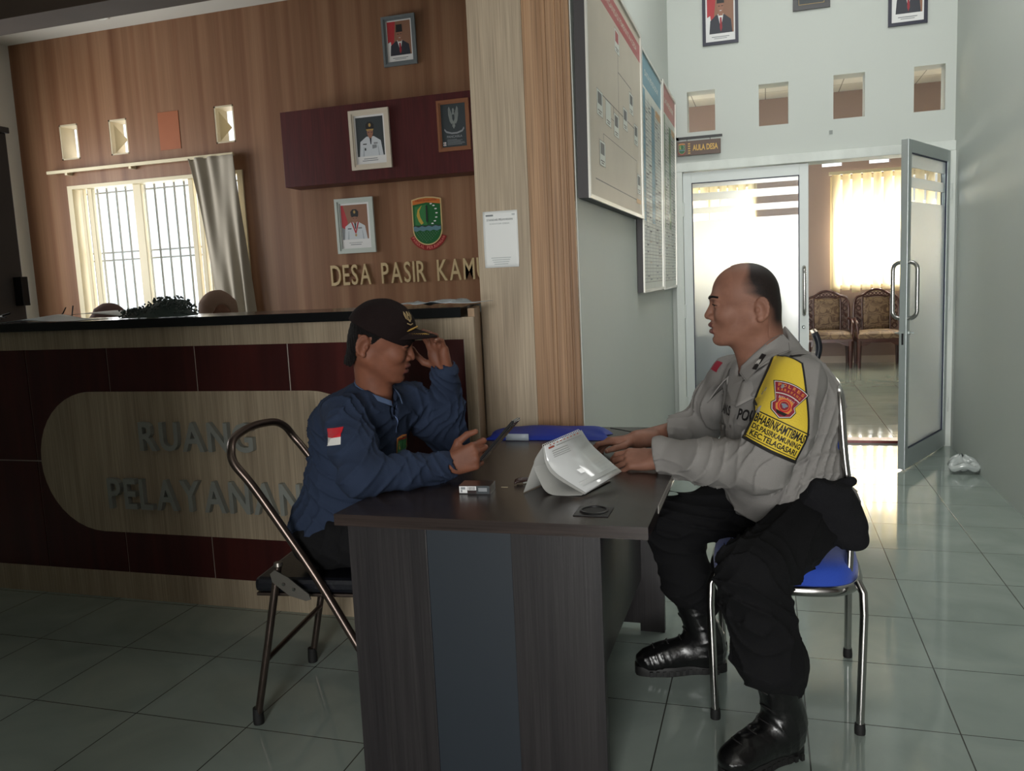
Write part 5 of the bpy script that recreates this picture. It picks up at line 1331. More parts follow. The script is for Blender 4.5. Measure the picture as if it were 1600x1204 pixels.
def brow_mesh(root, S, Wf, R):
    for s_ in (-1, 1):
        pts = []
        for t in range(9):
            a = t / 8; y = s_ * (.010 + .040 * a); z = .0205 + .006 * math.sin(a * PI * .8)
            o = np.array(Wf((.14, y, z))); d = -np.array(R[0]); p = march(S, o[None], d[None])[0]; pts.append(Vector(p))
        mb = MB(); mb.tube(pts, [.0018 + .0028 * math.sin(min(1, (k + 1) / 5) * PI / 2) * (1 - .5 * k / 8) for k in range(9)], K_hair, 6, flat=1.0); mb.build('eyebrow', root)
def march(S, O, D, off=0.0, maxd=.4, n=70):
    O = np.array(O, float); D = np.array(D, float); t = np.zeros(len(O))
    for _ in range(n):
        d = S(O + D * t[:, None]) - off; t = np.minimum(t + np.where(np.abs(d) > 1e-5, d * .7, 0), maxd)
    return O + D * t[:, None]
class Wrap:
    """lays flat artwork on a distance field: base point, axes u, v and outward n"""
    def __init__(s, S, o, u, v, root, name, off=.0012):
        s.S = S; s.o = np.array(o, float); s.u = unit(u); v = np.array(v, float); s.v = unit(v - s.u * (v @ s.u)); s.n = np.cross(s.u, s.v); s.mb = MB(); s.root = root; s.name = name; s.off = off
    def pts(s, ab, lift):
        ab = np.array(ab, float); P = s.o + ab[:, :1] * s.u + ab[:, 1:] * s.v + s.n * .12
        Q = march(s.S, P, np.tile(-s.n, (len(P), 1)), s.off + lift)
        return Q
    def rect(s, fn, m, nu=14, nv=14, lift=0.0):
        """fn(a,b)->(u,v) coordinates"""
        ab = [fn(i / nu, j / nv) for i in range(nu + 1) for j in range(nv + 1)]; Q = s.pts(ab, lift); W = nv + 1
        s.mb.add(Q, [(i * W + j, (i + 1) * W + j, (i + 1) * W + j + 1, i * W + j + 1) for i in range(nu) for j in range(nv)], m, True)
    def line(s, pl, w, m, lift=.0006, closed=False):
        pl = [np.array(p, float) for p in pl]
        if closed: pl.append(pl[0])
        for a, b in zip(pl[:-1], pl[1:]):
            d = b - a; L_ = np.linalg.norm(d); t = d / L_; nn = np.array([-t[1], t[0]]) * w / 2; e = t * w * .4
            s.rect(lambda x, y: (a - e + (d + 2 * e) * x + nn * (2 * y - 1)), m, max(2, int(L_ / .008)), 1, lift)
    def poly(s, pts, m, lift=.0006, n=6):
        """star-shaped polygon filled from its centre"""
        pts = [np.array(p, float) for p in pts]; c = sum(pts) / len(pts)
        ab = []
        for k in range(n + 1): ab += [c + (p - c) * k / n for p in pts]
        Q = s.pts(ab, lift); N = len(pts)
        s.mb.add(Q, [(k * N + i, k * N + (i + 1) % N, (k + 1) * N + (i + 1) % N, (k + 1) * N + i) for k in range(n) for i in range(N)], m, True)
    def text(s, t, x, y, w, h, m, bold=.02, lift=.0008, rot=0.0):
        vs, fs = text_geo(t, 1.0, 0.0, bold)
        bm = bmesh.new(); bv = [bm.verts.new(v) for v in vs]
        for f in fs:
            try: bm.faces.new([bv[i] for i in f])
            except ValueError: pass
        bmesh.ops.triangulate(bm, faces=bm.faces[:])
        x0 = min(v.co.x for v in bm.verts); x1 = max(v.co.x for v in bm.verts); y0 = min(v.co.y for v in bm.verts); y1 = max(v.co.y for v in bm.verts)
        for _ in range(1): bmesh.ops.subdivide_edges(bm, edges=[e for e in bm.edges if e.calc_length() > .25], cuts=1, use_grid_fill=False)
        bmesh.ops.triangulate(bm, faces=bm.faces[:])
        bm.verts.index_update()
        c_, s_ = math.cos(rot), math.sin(rot); ab = []
        for v in bm.verts:
            a = (v.co.x - x0) / (x1 - x0) * w; b = (v.co.y - y0) / (y1 - y0) * h; ab.append((x + a * c_ - b * s_, y + a * s_ + b * c_))
        Q = s.pts(ab, lift); s.mb.add(Q, [[v.index for v in f.verts] for f in bm.faces], m); bm.free()
    def build(s):
        o = s.mb.build(s.name, s.root, fixn=False); return o
def boot(root, ank, heel, toe, top, hs=.0):
    """lace-up boot: ankle, heel and toe on the floor, top of the shaft"""
    ank, heel, toe, top = [np.array(q, float) for q in (ank, heel, toe, top)]
    f = toe - heel; L_ = np.linalg.norm(f); f = f / L_; up = np.array([0, 0, 1.]); lt = np.cross(up, f); R = np.array([f, lt, up])
    S = SDF(); c = lambda a, b, z: heel + f * a * L_ + lt * b + up * z
    S.ell(c(.30, 0, .060), (.085, .041, .050), .02, R); S.ell(c(.62, 0, .050), (.09, .045, .042), .02, R); S.ell(c(.82, 0, .044), (.052, .046, .037), .02, R)
    S.cap(c(.30, 0, .075), ank + up * .02, .045, .049, .03); S.cap(ank, top, .050, .057, .03); S.cap(c(.22, 0, .055), c(.2, 0, .10), .038, .038, .03)
    S.cap(c(.40, 0, .085), c(.68, 0, .065), .036, .034, .03)
    ub = unit(top - ank)
    S.plane(top, ub); S.plane(c(0, 0, .022), -up)
    S.disp = folds(.0035, 75, 3, (tuple(unit(f * .3 + up)), tuple(unit(f - up * .5))), .02, 3)
    lo = np.minimum(np.minimum(heel, toe), top) - .09; hi = np.maximum(np.maximum(heel, toe), top) + .09; lo[2] = 0
    v, F = S.mesh(lo, hi, .004); v = smooth(v, F, 1)
    r = sdf_obj('boot', [(v, F)], [K_boot], root)
    # sole
    sh = []
    for k in range(36):
        t = 2 * PI * k / 36; a = .5 + .5 * math.cos(t); w = .046 - .012 * math.exp(-((a - .38) / .16) ** 2) - .006 * (a < .2); sh.append(((.02 + .985 * a) * L_, w * (abs(math.sin(t)) ** .55) * math.copysign(1, math.sin(t))))
    mb = MB(); n = len(sh)
    lv = [(0, .97), (.012, 1.0), (.024, 1.0), (.030, .95)]
    vs = [Vector(heel + f * (x if z_ != 0 else x) + lt * y * q + up * z_) for z_, q in lv for x, y in sh]
    mb.add(vs, [(i * n + j, i * n + (j + 1) % n, (i + 1) * n + (j + 1) % n, (i + 1) * n + j) for i in range(3) for j in range(n)], K_sole, True)
    mb.add(vs[:n], [list(range(n))[::-1]], K_sole); mb.add(vs[-n:], [list(range(n))], K_sole)
    for s_ in (-1, 1):
        for k in range(11):
            x = (.15 + .07 * k) * L_; w = .0435 - .012 * math.exp(-((x / L_ - .38) / .16) ** 2); mb.obox(heel + f * x + lt * s_ * w + up * .012, (f, lt, up), (.005, .004, .008), K_sole)
    mb.build('sole', r)
    # laces
    mb = MB(); kk = 0
    for k in range(8):
        t = k / 7; ctr = c(.66, 0, .06) * (1 - t) ** 1.4 + (top - up * .015) * (1 - (1 - t) ** 1.4)
        a = []
        for q in range(7):
            b = (q - 3) / 3 * .020; o = ctr + lt * b + (f * 1.0 + up * .7) * .10; d = -unit(f * 1.0 + up * .7)
            a.append(o)
        Q = march(S, np.array(a), np.tile(d, (7, 1)), .002, .25); mb.tube([Vector(q) for q in Q], .0022, K_pblk, 5)
    mb.build('laces', r)
    return r
# ---------------------------------------------------------------- the officer
off = thing('person', (.05, 2.5, 0), 'person in grey police uniform with yellow armband, seated on the blue chair', 'person')
def rotm(yaw, pitch, roll=0.0):
    """rows forward, left, up; yaw measured from +x"""
    m = Matrix.Rotation(yaw, 3, 'Z') @ Matrix.Rotation(pitch, 3, 'Y') @ Matrix.Rotation(roll, 3, 'X'); return np.array([[m[j][i] for j in range(3)] for i in range(3)])
HR = rotm(PI + .10, .0, 0.0); HO = np.array((-.066, 2.53, 1.190))
BS = SDF(); HW = head_sdf(BS, HO, HR)
NK = np.array((-.010, 2.565, .995))
BS.cap(HW((-.036, 0, -.030)), NK + (.008, 0, 0), .061, .068, .03); BS.cap(HW((.0, 0, -.075)), NK + (-.018, -.005, .01), .042, .050, .03)
Lsh = np.array((.085, 2.375, .980)); Rsh = np.array((-.110, 2.715, .955)); Lel = np.array((-.018, 2.240, .772)); Rel = np.array((-.215, 2.845, .775)); Lwr = np.array((-.305, 2.385, .757)); Rwr = np.array((-.405, 2.635, .763))
lat = unit(Lsh - Rsh); fwd = unit(np.cross(lat, (0, 0, 1)) * 1.0); fwd = -fwd if fwd[0] > 0 else fwd; TR = np.array([fwd, lat, (0, 0, 1.)])
Lhip = np.array((.125, 2.455, .575)); Rhip = np.array((.045, 2.655, .575)); Lkn = np.array((-.040, 2.105, .525)); Rkn = np.array((-.300, 2.61, .495)); Lan = np.array((.030, 2.165, .11)); Ran = np.array((-.205, 2.635, .11))
BS.ell((.04, 2.545, .84), (.10, .15, .17), .03, TR); BS.ell((.06, 2.545, .65), (.12, .15, .12), .03, TR); BS.cap(Lsh, Rsh, .045, .045, .03)
for a, b, c in ((Lsh, Lel, Lwr), (Rsh, Rel, Rwr)): BS.chain([a, b, c], [.042, .038, .026], .02)
for a, b, c in ((Lhip, Lkn, Lan), (Rhip, Rkn, Ran)): BS.chain([a, b, c], [.068, .052, .036], .02)
HL = hand_sdf(BS, Lwr, (-1, .02, -.03), (-.05, .55, -.85), False, [(18, 35, 25), (25, 40, 25), (30, 40, 28), (34, 42, 30)], .10, ((.6, .6, .3), (.85, .3, .35), (.95, .0, .3)))
HRt = hand_sdf(BS, Rwr, (-1, -.32, .0), (-.05, -.25, -.97), True, [(12, 40, 30), (22, 42, 28), (28, 42, 28), (30, 42, 30)], .12, ((.6, .65, .3), (.9, .3, .2), (.95, .1, .25)))
parts = []
v, F = BS.mesh(HO - (.14, .12, .19), HO + (.13, .13, .14), .0025); parts.append((v, F))
for wr in (Lwr, Rwr):
    lo = wr + (-.215, -.12, -.075); hi = wr + (.05, .10, .06); parts.append(BS.mesh(lo, hi, .0022))
v, F = BS.mesh((-.40, 2.0, .06), (.24, 2.95, 1.03), .008); parts.append((v, F))
hloc = lambda P: (P - HO) @ HR.T
def lips(P):
    q = hloc(P); return ((q[:, 0] > .084) & (np.abs(q[:, 1]) < .022) & (q[:, 2] > -.0845) & (q[:, 2] < -.0505)).astype(int)
body = sdf_obj('body', parts, [K_skin, K_lip], off, lips)
eyes(off, HW, HR, (1, -.1, -.05)); brow_mesh(off, BS, HW, HR); nail_mesh(off, HL[1] + HRt[1])
# cropped hair: thin shell over the skull, thinning out at the temples and nape
HS = SDF(); HS.ell(HW((-.012, 0, .030)), (.0900, .0785, .0890), .02, HR); HS.ell(HW((.022, 0, .036)), (.0655, .0655, .0675), .03, HR); HS.ell(HW((-.036, 0, -.018)), (.0612, .0622, .0622), .03, HR); HS.cap(HW((-.036, 0, -.030)), HW((-.048, 0, -.085)), .0622, .0625, .03)
v, F = HS.mesh(HO - .13, HO + .13, .003); q = hloc(v[F].mean(1)); x, y, z = q[:, 0], np.abs(q[:, 1]), q[:, 2]
F = F[(z > -.095) & (x < .034) & ~((z < .010) & (x > -.064) & (y > .03))]
hair = sdf_obj('hair', [(v, F)], [stubble_mat()], off)
me = hair.data; co = np.zeros(len(me.vertices) * 3); me.vertices.foreach_get('co', co); co = co.reshape(-1, 3) + np.array(off.location); q = hloc(co); x, z = q[:, 0], q[:, 2]
front = np.interp(z, [-.09, -.05, -.015, .015, .035, .06, .09, .12], [-.060, -.055, -.050, -.028, .012, .016, .000, -.010])
soft = np.interp(z, [-.09, 0, .05, .08, .12], [.035, .035, .050, .022, .010])
den = np.clip((front - x) / soft, 0, 1) * np.clip((z + .090) / .045, 0, 1)
a_ = me.attributes.new('hairiness', 'FLOAT', 'POINT'); a_.data.foreach_set('value', den.astype(np.float32))
# shirt
SS = SDF()
SS.ell((.030, 2.545, .850), (.148, .192, .165), .04, TR); SS.ell((.034, 2.54, .71), (.165, .198, .15), .05, TR); SS.ell((.070, 2.55, .60), (.170, .205, .10), .05, TR)
SS.ell((.050, 2.56, 1.0), (.060, .085, .065), .05, TR)
SS.cap(Lsh + (0, 0, -.005), Rsh, .058, .058, .05); SS.cap(NK + (.01, 0, -.045), NK + (.01, 0, -.02), .075, .062, .05); SS.ell((.095, 2.56, .90), (.085, .15, .12), .05, TR)
SS.chain([Lsh, Lsh * .45 + Lel * .55 + (.012, -.012, 0), Lel, Lel * .5 + Lwr * .5 + (0, 0, .004), Lwr + (.018, 0, .003)], [.068, .075, .066, .060, .050], .025)
SS.cap(Lwr + (.045, 0, .004), Lwr + (.004, 0, .010), .046, .057, .012)
SS.chain([Rsh, Rsh * .5 + Rel * .5, Rel, Rwr + (.02, .012, 0)], [.066, .066, .060, .049], .025)
SS.cap(NK + (-.028, -.018, -.010), HW((.02, 0, -.12)), .047, .035, .01, 's')
SS.cap(NK + (.0, 0, -.02), NK + (-.015, 0, .12), .066, .066, .008, 's')
for wr, d in ((Lwr, (-1, .02, -.03)), (Rwr, (-1, -.32, 0))): SS.cap(wr + np.array(d) * .02, wr + np.array(d) * .09, .036, .036, .004, 's')
SS.rbox((.04, 2.545, .40), (.3, .4, .155 + .018), .005, .01, None, 's')
SS.disp = folds(.0085, 42, 7, ((.75, .1, .7), (.35, -.5, -.8), (.9, .2, -.3)), .05, 2.4)
SS.plane(Lwr + (-.006, 0, 0), (-1, .02, -.18))
v, F = SS.mesh((-.42, 2.12, .55), (.26, 2.93, 1.06), .0042); v = smooth(v, F, 1)
SS.clips = []
shirt = sdf_obj('uniform_shirt', [(v, F)], [K_grey], off)
# undershirt at the open neck
US = SDF(); US.ell((.025, 2.548, .90), (.125, .13, .115), .03, TR); US.cap(NK + (-.01, 0, -.04), NK + (-.012, 0, .0), .062, .060, .02); US.cap(NK + (0, 0, -.01), NK + (-.02, 0, .1), .064, .064, .006, 's')
sdf_obj('undershirt', [US.mesh((-.12, 2.35, .80), (.18, 2.75, 1.06), .006)], [K_tee], off)
# collar: stand and two pointed leaves
mb = MB(); ctr = Vector(NK) + Vector((-.004, 0, .0)); fv = Vector(fwd); lv = Vector(lat)
def collar(a, b):
    t = (a - .5) * 2; ang = t * 2.45                 # 0 = nape
    rr = .076 + .006 * abs(t); back = 1 - abs(t)
    dirv = -fv * math.cos(ang) + lv * math.sin(ang)
    hz = .112 * back ** 1.1 + .010
    out = b; drop = .030 + .042 * abs(t) ** 1.5
    p = ctr + dirv * (rr + .024 * out + .034 * out * abs(t) ** .7) + Vector((0, 0, hz - .035 * abs(t) - drop * out ** 1.2)) + fv * (.030 * abs(t) ** 2)
    return p
mb.grid(collar, 44, 8, K_grey, thick=.003); mb.grid(lambda a, b: collar(a, 0) + Vector((0, 0, -.045 * b)) - (collar(a, .3) - collar(a, 0)) * .15, 44, 4, K_grey, thick=.002)
col = mb.build('collar', off)
# front placket, pockets, lettering, epaulette and badges laid on the shirt
chest = np.array((.030, 2.545, .86)) ; nrm = unit(fwd + np.array((0, 0, .12))); uu = -lat * -1
uu = np.cross((0, 0, 1.), nrm); # wearer-left side of the picture to the right
if uu @ lat < 0: uu = -uu
# seen from the front the wearer's left is on the right-hand side
W1 = Wrap(SS, chest, uu, (0, 0, 1), off, 'placket', .0015)
if W1.n @ fwd < 0: W1.n = -W1.n
W1.rect(lambda a, b: ((a - .5) * .030 + .006, -.22 + b * .26), K_grey, 4, 30, .0035)
for q in range(3): W1.poly([(.006 + .005 * math.cos(t), -.02 - q * .075 + .005 * math.sin(t)) for t in [k * PI / 4 for k in range(8)]], mat('grey_button', (96, 92, 90), .4), .006, 2)
W1.build()
def on_chest(name, fn):
    w = Wrap(SS, chest, uu, (0, 0, 1), off, name, .0012)
    if w.n @ fwd < 0: w.n = -w.n
    fn(w); return w.build()
on_chest('chest_pocket', lambda w: (w.rect(lambda a, b: (.042 + a * .082, -.115 + b * .09), K_grey, 10, 10, .0035)))
on_chest('pocket_flap', lambda w: (w.rect(lambda a, b: (.040 + a * .086, -.042 + b * .030 - .008 * (1 - b) * (1 - abs(2 * a - 1))), K_grey, 10, 5, .0065)))
on_chest('chest_pocket', lambda w: (w.rect(lambda a, b: (-.124 + a * .082, -.115 + b * .09), K_grey, 10, 10, .0035)))
on_chest('name_lettering', lambda w: (w.text('POLRI', .030, .004, .095, .032, K_pblk, .03, .001)))['label'] = 'black letters POLRI on the left chest'
on_chest('name_lettering', lambda w: (w.text('AN.S', -.090, .006, .074, .030, K_pblk, .03, .001)))['label'] = 'black name letters on the right chest'
# yellow armband on the near upper arm
av = unit((Lsh - Lel) * np.array((1, .25, 1))); an = unit(np.array((.02, -1, .02))); au = unit(np.cross(av, -an)); 
if au[0] < 0: au = -au
ac = Lsh * .45 + Lel * .55 + np.array((-.006, -.02, .0))
AS = SDF(); AS.chain([Lsh, Lsh * .45 + Lel * .55 + (.012, -.012, 0), Lel], [.076, .083, .075], .025)
ac = ac + av * .014
import copy as _cp
SN = _cp.copy(SS); SN.disp = lambda P: -.0090; SN.clips = []
UN = lambda P: np.minimum(AS(P), SN(P))
WA = Wrap(UN, ac, au, av, off, 'armband', .0018)
if WA.n[1] > 0: WA.n = -WA.n
bw = .070
def band(a, b):
    # lower text block then a taper to the shoulder
    h = -.068 + b * .240
    if h < .010: w = bw
    else:
        t = (h - .010) / .162; w = bw * (1 - .52 * t ** 1.4)
    sh_ = -.050 * max(0, h) / .17
    top = .004 * (1 - (2 * a - 1) ** 2) * b
    return ((2 * a - 1) * w + sh_, h + top)
WA.rect(band, K_yel, 26, 34, 0)
L1 = [band(0, b) for b in np.linspace(0, 1, 14)]; L2 = [band(1, b) for b in np.linspace(0, 1, 14)]
WA.line(L1, .005, K_pblk); WA.line(L2, .005, K_pblk); WA.line([band(a, 1) for a in np.linspace(0, 1, 8)], .004, K_pblk); WA.line([(-bw, -.068), (0, -.070), (bw, -.068)], .009, K_pblk)
WA.line([(-bw, .010), (0, .010), (bw, .010)], .003, K_pblk); WA.line([(-bw, -.0595), (0, -.0605), (bw, -.0595)], .0022, K_pblk)
WA.text('BHABINKAMTIBMAS', -.0665, -.0185, .133, .0245, K_pblk, .03)
WA.text('DS.PASIRKAMUNING', -.0645, -.0365, .129, .0145, K_pblk, .03)
WA.text('KEC.TELAGASARI', -.0620, -.0555, .124, .0155, K_pblk, .03)
armband = WA.build()
WB = Wrap(UN, ac + av * .062 - au * .016, au, av, armband, 'shoulder_badge', .0030)
if WB.n[1] > 0: WB.n = -WB.n
def fan(r0, r1, a0=-.62, a1=.62, n=10, cy=-.062):
    return [(r1 * math.sin(a0 + (a1 - a0) * k / n), cy + r1 * math.cos(a0 + (a1 - a0) * k / n)) for k in range(n + 1)] + [(r0 * math.sin(a1 - (a1 - a0) * k / n), cy + r0 * math.cos(a1 - (a1 - a0) * k / n)) for k in range(n + 1)]
def fanrect(w, r0, r1, a, m, lift, cy=-.062): w.rect(lambda x, y: ((r0 + (r1 - r0) * y) * math.sin(-a + 2 * a * x), cy + (r0 + (r1 - r0) * y) * math.cos(-a + 2 * a * x)), m, 14, 4, lift)
fanrect(WB, .058, .112, .44, K_pblk, .0002); fanrect(WB, .060, .110, .42, K_wht, .0005); fanrect(WB, .062, .108, .405, K_mrn, .0008); fanrect(WB, .078, .0805, .40, K_wht, .0011)
shd = [(-.026, .010), (-.018, .014), (0, .017), (.018, .014), (.026, .010), (.024, -.006), (.030, -.014), (.024, -.030), (.008, -.038), (0, -.042), (-.008, -.038), (-.024, -.030), (-.030, -.014), (-.024, -.006)]
for k_, m_, l_ in ((1.12, K_pblk, .0004), (1.04, K_wht, .0008), (.97, K_mrn, .0012)): WB.poly([(x * k_, (y + .012) * k_ - .014) for x, y in shd], m_, l_)
WB.poly([(x * .72, (y + .012) * .74 - .013) for x, y in shd], K_org, .0016)
cc = lambda r_, cy=-.012, n=18: [(r_ * math.cos(k * 2 * PI / n), cy + r_ * math.sin(k * 2 * PI / n)) for k in range(n)]
WB.poly(cc(.0165), K_fred, .0020, 3); WB.poly(cc(.0128), K_org, .0023, 3); WB.poly(cc(.0112), K_mrn, .0026, 3); WB.poly([(.007 * math.cos(t) * (1 + .4 * math.sin(3 * t)), -.012 + .006 * math.sin(t)) for t in [k * PI / 8 for k in range(16)]], mat('badge_grey_blue', (120, 128, 140), .5), .0029, 3)
WB.rect(lambda a, b: ((a - .5) * .030 * (1 - .3 * (1 - b)), -.036 + b * .008), K_pblk, 6, 3, .0024)
for txt, rr_, h_, sp in (('POLRES', .0965, .0085, .62), ('KARAWANG', .0850, .0075, .64), ('JAWA BARAT', .0665, .0060, .55)):
    n_ = len(txt)
    for i, ch_ in enumerate(txt):
        if ch_ == ' ': continue
        a_ = (i - (n_ - 1) / 2) / (n_ - 1) * sp; WB.text(ch_, rr_ * math.sin(a_) - .0025, -.062 + rr_ * math.cos(a_), rr_ * sp / n_ * .78, h_, K_org if rr_ > .07 else K_wht, .03, .0012, -a_)
WB.build()
# epaulette on the near shoulder, rank tab on the collar, red tab on the far shoulder
e0 = np.array(NK) * .45 + Lsh * .55 + (0, 0, .12); ev = unit(Lsh - np.array(NK)); eu = unit(np.cross(ev, (0, 0, 1)))
We = Wrap(SS, NK * .40 + Lsh * .60, eu, ev, off, 'epaulette', .002)
if We.n[2] < 0: We.n = -We.n
We.rect(lambda a, b: ((a - .5) * .046, -.045 + b * .125), K_grey, 8, 16, .004); We.build()
Wr = Wrap(SS, Rsh * .8 + NK * .2, fwd, lat, off, 'shoulder_tab', .002); Wr.n = unit(np.array((-.2, -.35, 1))) 
Wr.o = Rsh + np.array((-.035, -.03, 0)); Wr.rect(lambda a, b: ((a - .5) * .03, (b - .5) * .035), K_mrn, 6, 6, .002); o_ = Wr.build(); o_['label'] = 'small maroon tab on the far shoulder'
# collar leaves laid over the neck opening, and the rank tab on the near one
BN = lambda P: np.minimum(SN(P), BS(P))
cn_ = unit((-.30, -.92, .25)); cu_ = unit(np.cross((0, 0, 1.), -cn_)); cu_ = cu_ if cu_[0] > 0 else -cu_
def collar_leaf(pts3, n, name, m, off_, lift=0.0, nn=8):
    o = sum(np.array(p, float) for p in pts3) / len(pts3); w = Wrap(BN, o, cu_, (0, 0, 1), off, name, off_); w.n = unit(n); w.v = unit(np.cross(w.n, cu_)) * (1 if np.cross(w.n, cu_)[2] > 0 else -1); w.u = cu_
    w.poly([((np.array(p) - o) @ w.u, (np.array(p) - o) @ w.v) for p in pts3], m, lift, nn); return w
near = [[0.026, 2.46, 1.116], [-0.023, 2.46, 1.072], [-0.086, 2.46, 1.023], [-0.087, 2.46, 1.001], [-0.052, 2.46, 0.967], [-0.016, 2.46, 1.004], [0.06, 2.46, 1.063], [0.043, 2.46, 1.094]]
tab = [[-0.039, 2.46, 1.006], [-0.021, 2.46, 1.055], [-0.004, 2.46, 1.048], [-0.021, 2.46, 1.0]]
far = [[-0.105, 2.58, 1.026], [-0.132, 2.58, 1.015], [-0.155, 2.58, 0.952], [-0.133, 2.58, 0.94], [-0.099, 2.58, 0.979]]
open_w = collar_leaf(near, cn_, 'collar_leaf', K_grey, .007); open_w.build()
sm = collar_leaf(near, cn_, 'collar_leaf_edge', mat('grey_stitched_edge', (104, 100, 97), .9), .0078)
sm.mb = MB(); o_ = sum(np.array(p) for p in near) / len(near); sm.line([((np.array(p) - o_) @ sm.u * .95, (np.array(p) - o_) @ sm.v * .95) for p in near], .0016, mat('grey_stitched_edge', (104, 100, 97), .9), 0, True); sm.build()
w = collar_leaf(tab, cn_, 'rank_tab', K_pblk, .0088, 0, 4)
o_ = sum(np.array(p) for p in tab) / len(tab); q0, q1, q2, q3 = [np.array(((np.array(p) - o_) @ w.u, (np.array(p) - o_) @ w.v)) for p in tab]
zz = [(.18, .40), (.34, .56), (.5, .44), (.66, .58), (.82, .42)]
def qq(a, b_): return (q0 * (1 - b_) + q1 * b_) * (1 - a) + (q3 * (1 - b_) + q2 * b_) * a
for k in range(2): w.line([qq(a_, b_ - .12 * k + .06) for a_, b_ in zz], .0028, K_wht, .0007)
o_ = w.build(); o_['label'] = 'black rank tab with a white zigzag mark'
collar_leaf(far, unit((-.75, -.62, .2)), 'collar_leaf', K_grey, .006).build()
# trousers
TS = SDF()
TS.ell((.085, 2.555, .585), (.150, .185, .095), .04, TR); TS.cap(Lhip, Lkn, .090, .082, .04); TS.cap(Rhip, Rkn, .090, .080, .04)
TS.chain([Lkn, Lkn * .45 + Lan * .55 + (-.004, 0, 0), Lan + (.0, 0, .13)], [.080, .080, .066], .03); TS.chain([Rkn, Rkn * .5 + Ran * .5, Ran + (0, 0, .12)], [.078, .076, .056], .03)
TS.rbox((.043, 2.578, .40), (.5, .5, .074), .003, .01, None, 's') if False else None
TS.disp = folds(.011, 34, 11, ((.5, .3, .9), (.9, -.4, -.35), (.2, .8, .6)), .06, 2.2)
v, F = TS.mesh((-.42, 1.98, .15), (.27, 2.80, .72), .0048); v = smooth(v, F, 1); sdf_obj('trousers', [(v, F)], [K_blk], off)
boot(off, (.036, 2.172, .10), (.082, 2.222, 0), (-.118, 2.038, 0), (.016, 2.150, .265)); boot(off, (-.200, 2.635, .10), (-.128, 2.655, 0), (-.420, 2.572, 0), (-.238, 2.628, .245))
# dark pouch hanging at the near hip
PS = SDF(); PS.rbox((.150, 2.365, .655), (.058, .030, .052), .018, .02, np.array([unit((1, .1, -.35)), unit((0, 1, .1)), unit((.35, 0, 1))])); PS.rbox((.195, 2.355, .590), (.050, .030, .045), .018, .02, np.array([unit((1, .1, -.75)), unit((0, 1, .1)), unit((.75, 0, 1))])); PS.cap((.10, 2.372, .665), (.22, 2.40, .702), .012, .012, .01)
PS.ell((.165, 2.37, .62), (.08, .045, .07), .03); PS.cap((.06, 2.39, .60), (.235, 2.36, .545), .03, .025, .04)
PS.disp = folds(.009, 55, 21, ((.6, .3, .8), (.9, -.2, -.6)), .04, 2.2)
sdf_obj('waist_pouch', [PS.mesh((.0, 2.26, .48), (.31, 2.48, .76), .004)], [mat('black_pouch_cloth', (20, 20, 23), .9, spec=.2, bump=.3, bscale=300)], off)
# ---------------------------------------------------------------- the man in the blue shirt
man = thing('person', (-1.2, 2.25, 0), 'person in navy shirt and dark cap holding a phone, seated on the folding chair', 'person')
MR = rotm(.32, .235, .03); MO = np.array((-1.108, 2.27, 1.125))
BS2 = SDF(); BS2.rs = .96; MW = head_sdf(BS2, MO, MR, jaw=.93); BS2.rs = 1.0
NK2 = np.array((-1.150, 2.282, .975))
BS2.cap(MW((-.034, 0, -.035)), NK2, .050, .054, .025); BS2.cap(MW((-.028, 0, -.07)), NK2 + (.016, -.006, .0), .034, .040, .015)
mRs = np.array((-1.178, 2.150, .915)); mLs = np.array((-1.105, 2.445, .915)); mRe = np.array((-1.075, 2.020, .772)); mLe = np.array((-1.020, 2.565, .765)); mRw = np.array((-.885, 2.190, .768)); mLw = np.array((-.968, 2.410, 1.018))
mlat = unit(mLs - mRs); mf = unit(np.cross(mlat, (0, 0, 1))); mf = -mf if mf[0] < 0 else mf; MT = np.array([mf, mlat, (0, 0, 1.)])
mRh = np.array((-1.31, 2.17, .535)); mLh = np.array((-1.27, 2.36, .535)); mRk = np.array((-.93, 2.15, .55)); mLk = np.array((-.90, 2.42, .55)); mRa = np.array((-.86, 2.16, .10)); mLa = np.array((-.84, 2.44, .10))
BS2.ell((-1.19, 2.285, .80), (.09, .14, .17), .03, MT); BS2.ell((-1.27, 2.27, .62), (.10, .14, .12), .03, MT); BS2.cap(mRs, mLs, .04, .04, .03)
for a, b, c in ((mRs, mRe, mRw), (mLs, mLe, mLw)): BS2.chain([a, b, c], [.038, .034, .024], .02)
for a, b, c in ((mRh, mRk, mRa), (mLh, mLk, mLa)): BS2.chain([a, b, c], [.062, .048, .034], .02)
H1 = hand_sdf(BS2, mRw, (.93, .16, .30), (-.05, 1, .0), True, [(48, 58, 30), (62, 68, 35), (66, 70, 40), (70, 70, 42)], .03, ((.62, .75, .25), (.95, .35, .25), (1, .0, .2)), 1.0)
H2 = hand_sdf(BS2, mLw, (-.10, -.25, 1), (-.25, -1, -.15), False, [(18, 45, 30), (16, 42, 30), (16, 42, 30), (18, 40, 30)], .18, ((.45, .8, .35), (.85, .45, .3), (.95, .1, .25)), .95)
parts = [BS2.mesh(MO - (.15, .14, .19), MO + (.16, .14, .14), .0025)]
lo = mRw + (-.05, -.08, -.07); hi = mRw + (.20, .12, .13); parts.append(BS2.mesh(lo, hi, .0022))
lo = mLw + (-.12, -.16, -.05); hi = mLw + (.09, .08, .18); parts.append(BS2.mesh(lo, hi, .0022))
parts.append(BS2.mesh((-1.45, 1.95, .04), (-.75, 2.68, 1.0), .008))
mloc = lambda P: (P - MO) @ MR.T / .96
def lips2(P):
    q = mloc(P); return ((q[:, 0] > .084) & (np.abs(q[:, 1]) < .022) & (q[:, 2] > -.0845) & (q[:, 2] < -.0505)).astype(int)
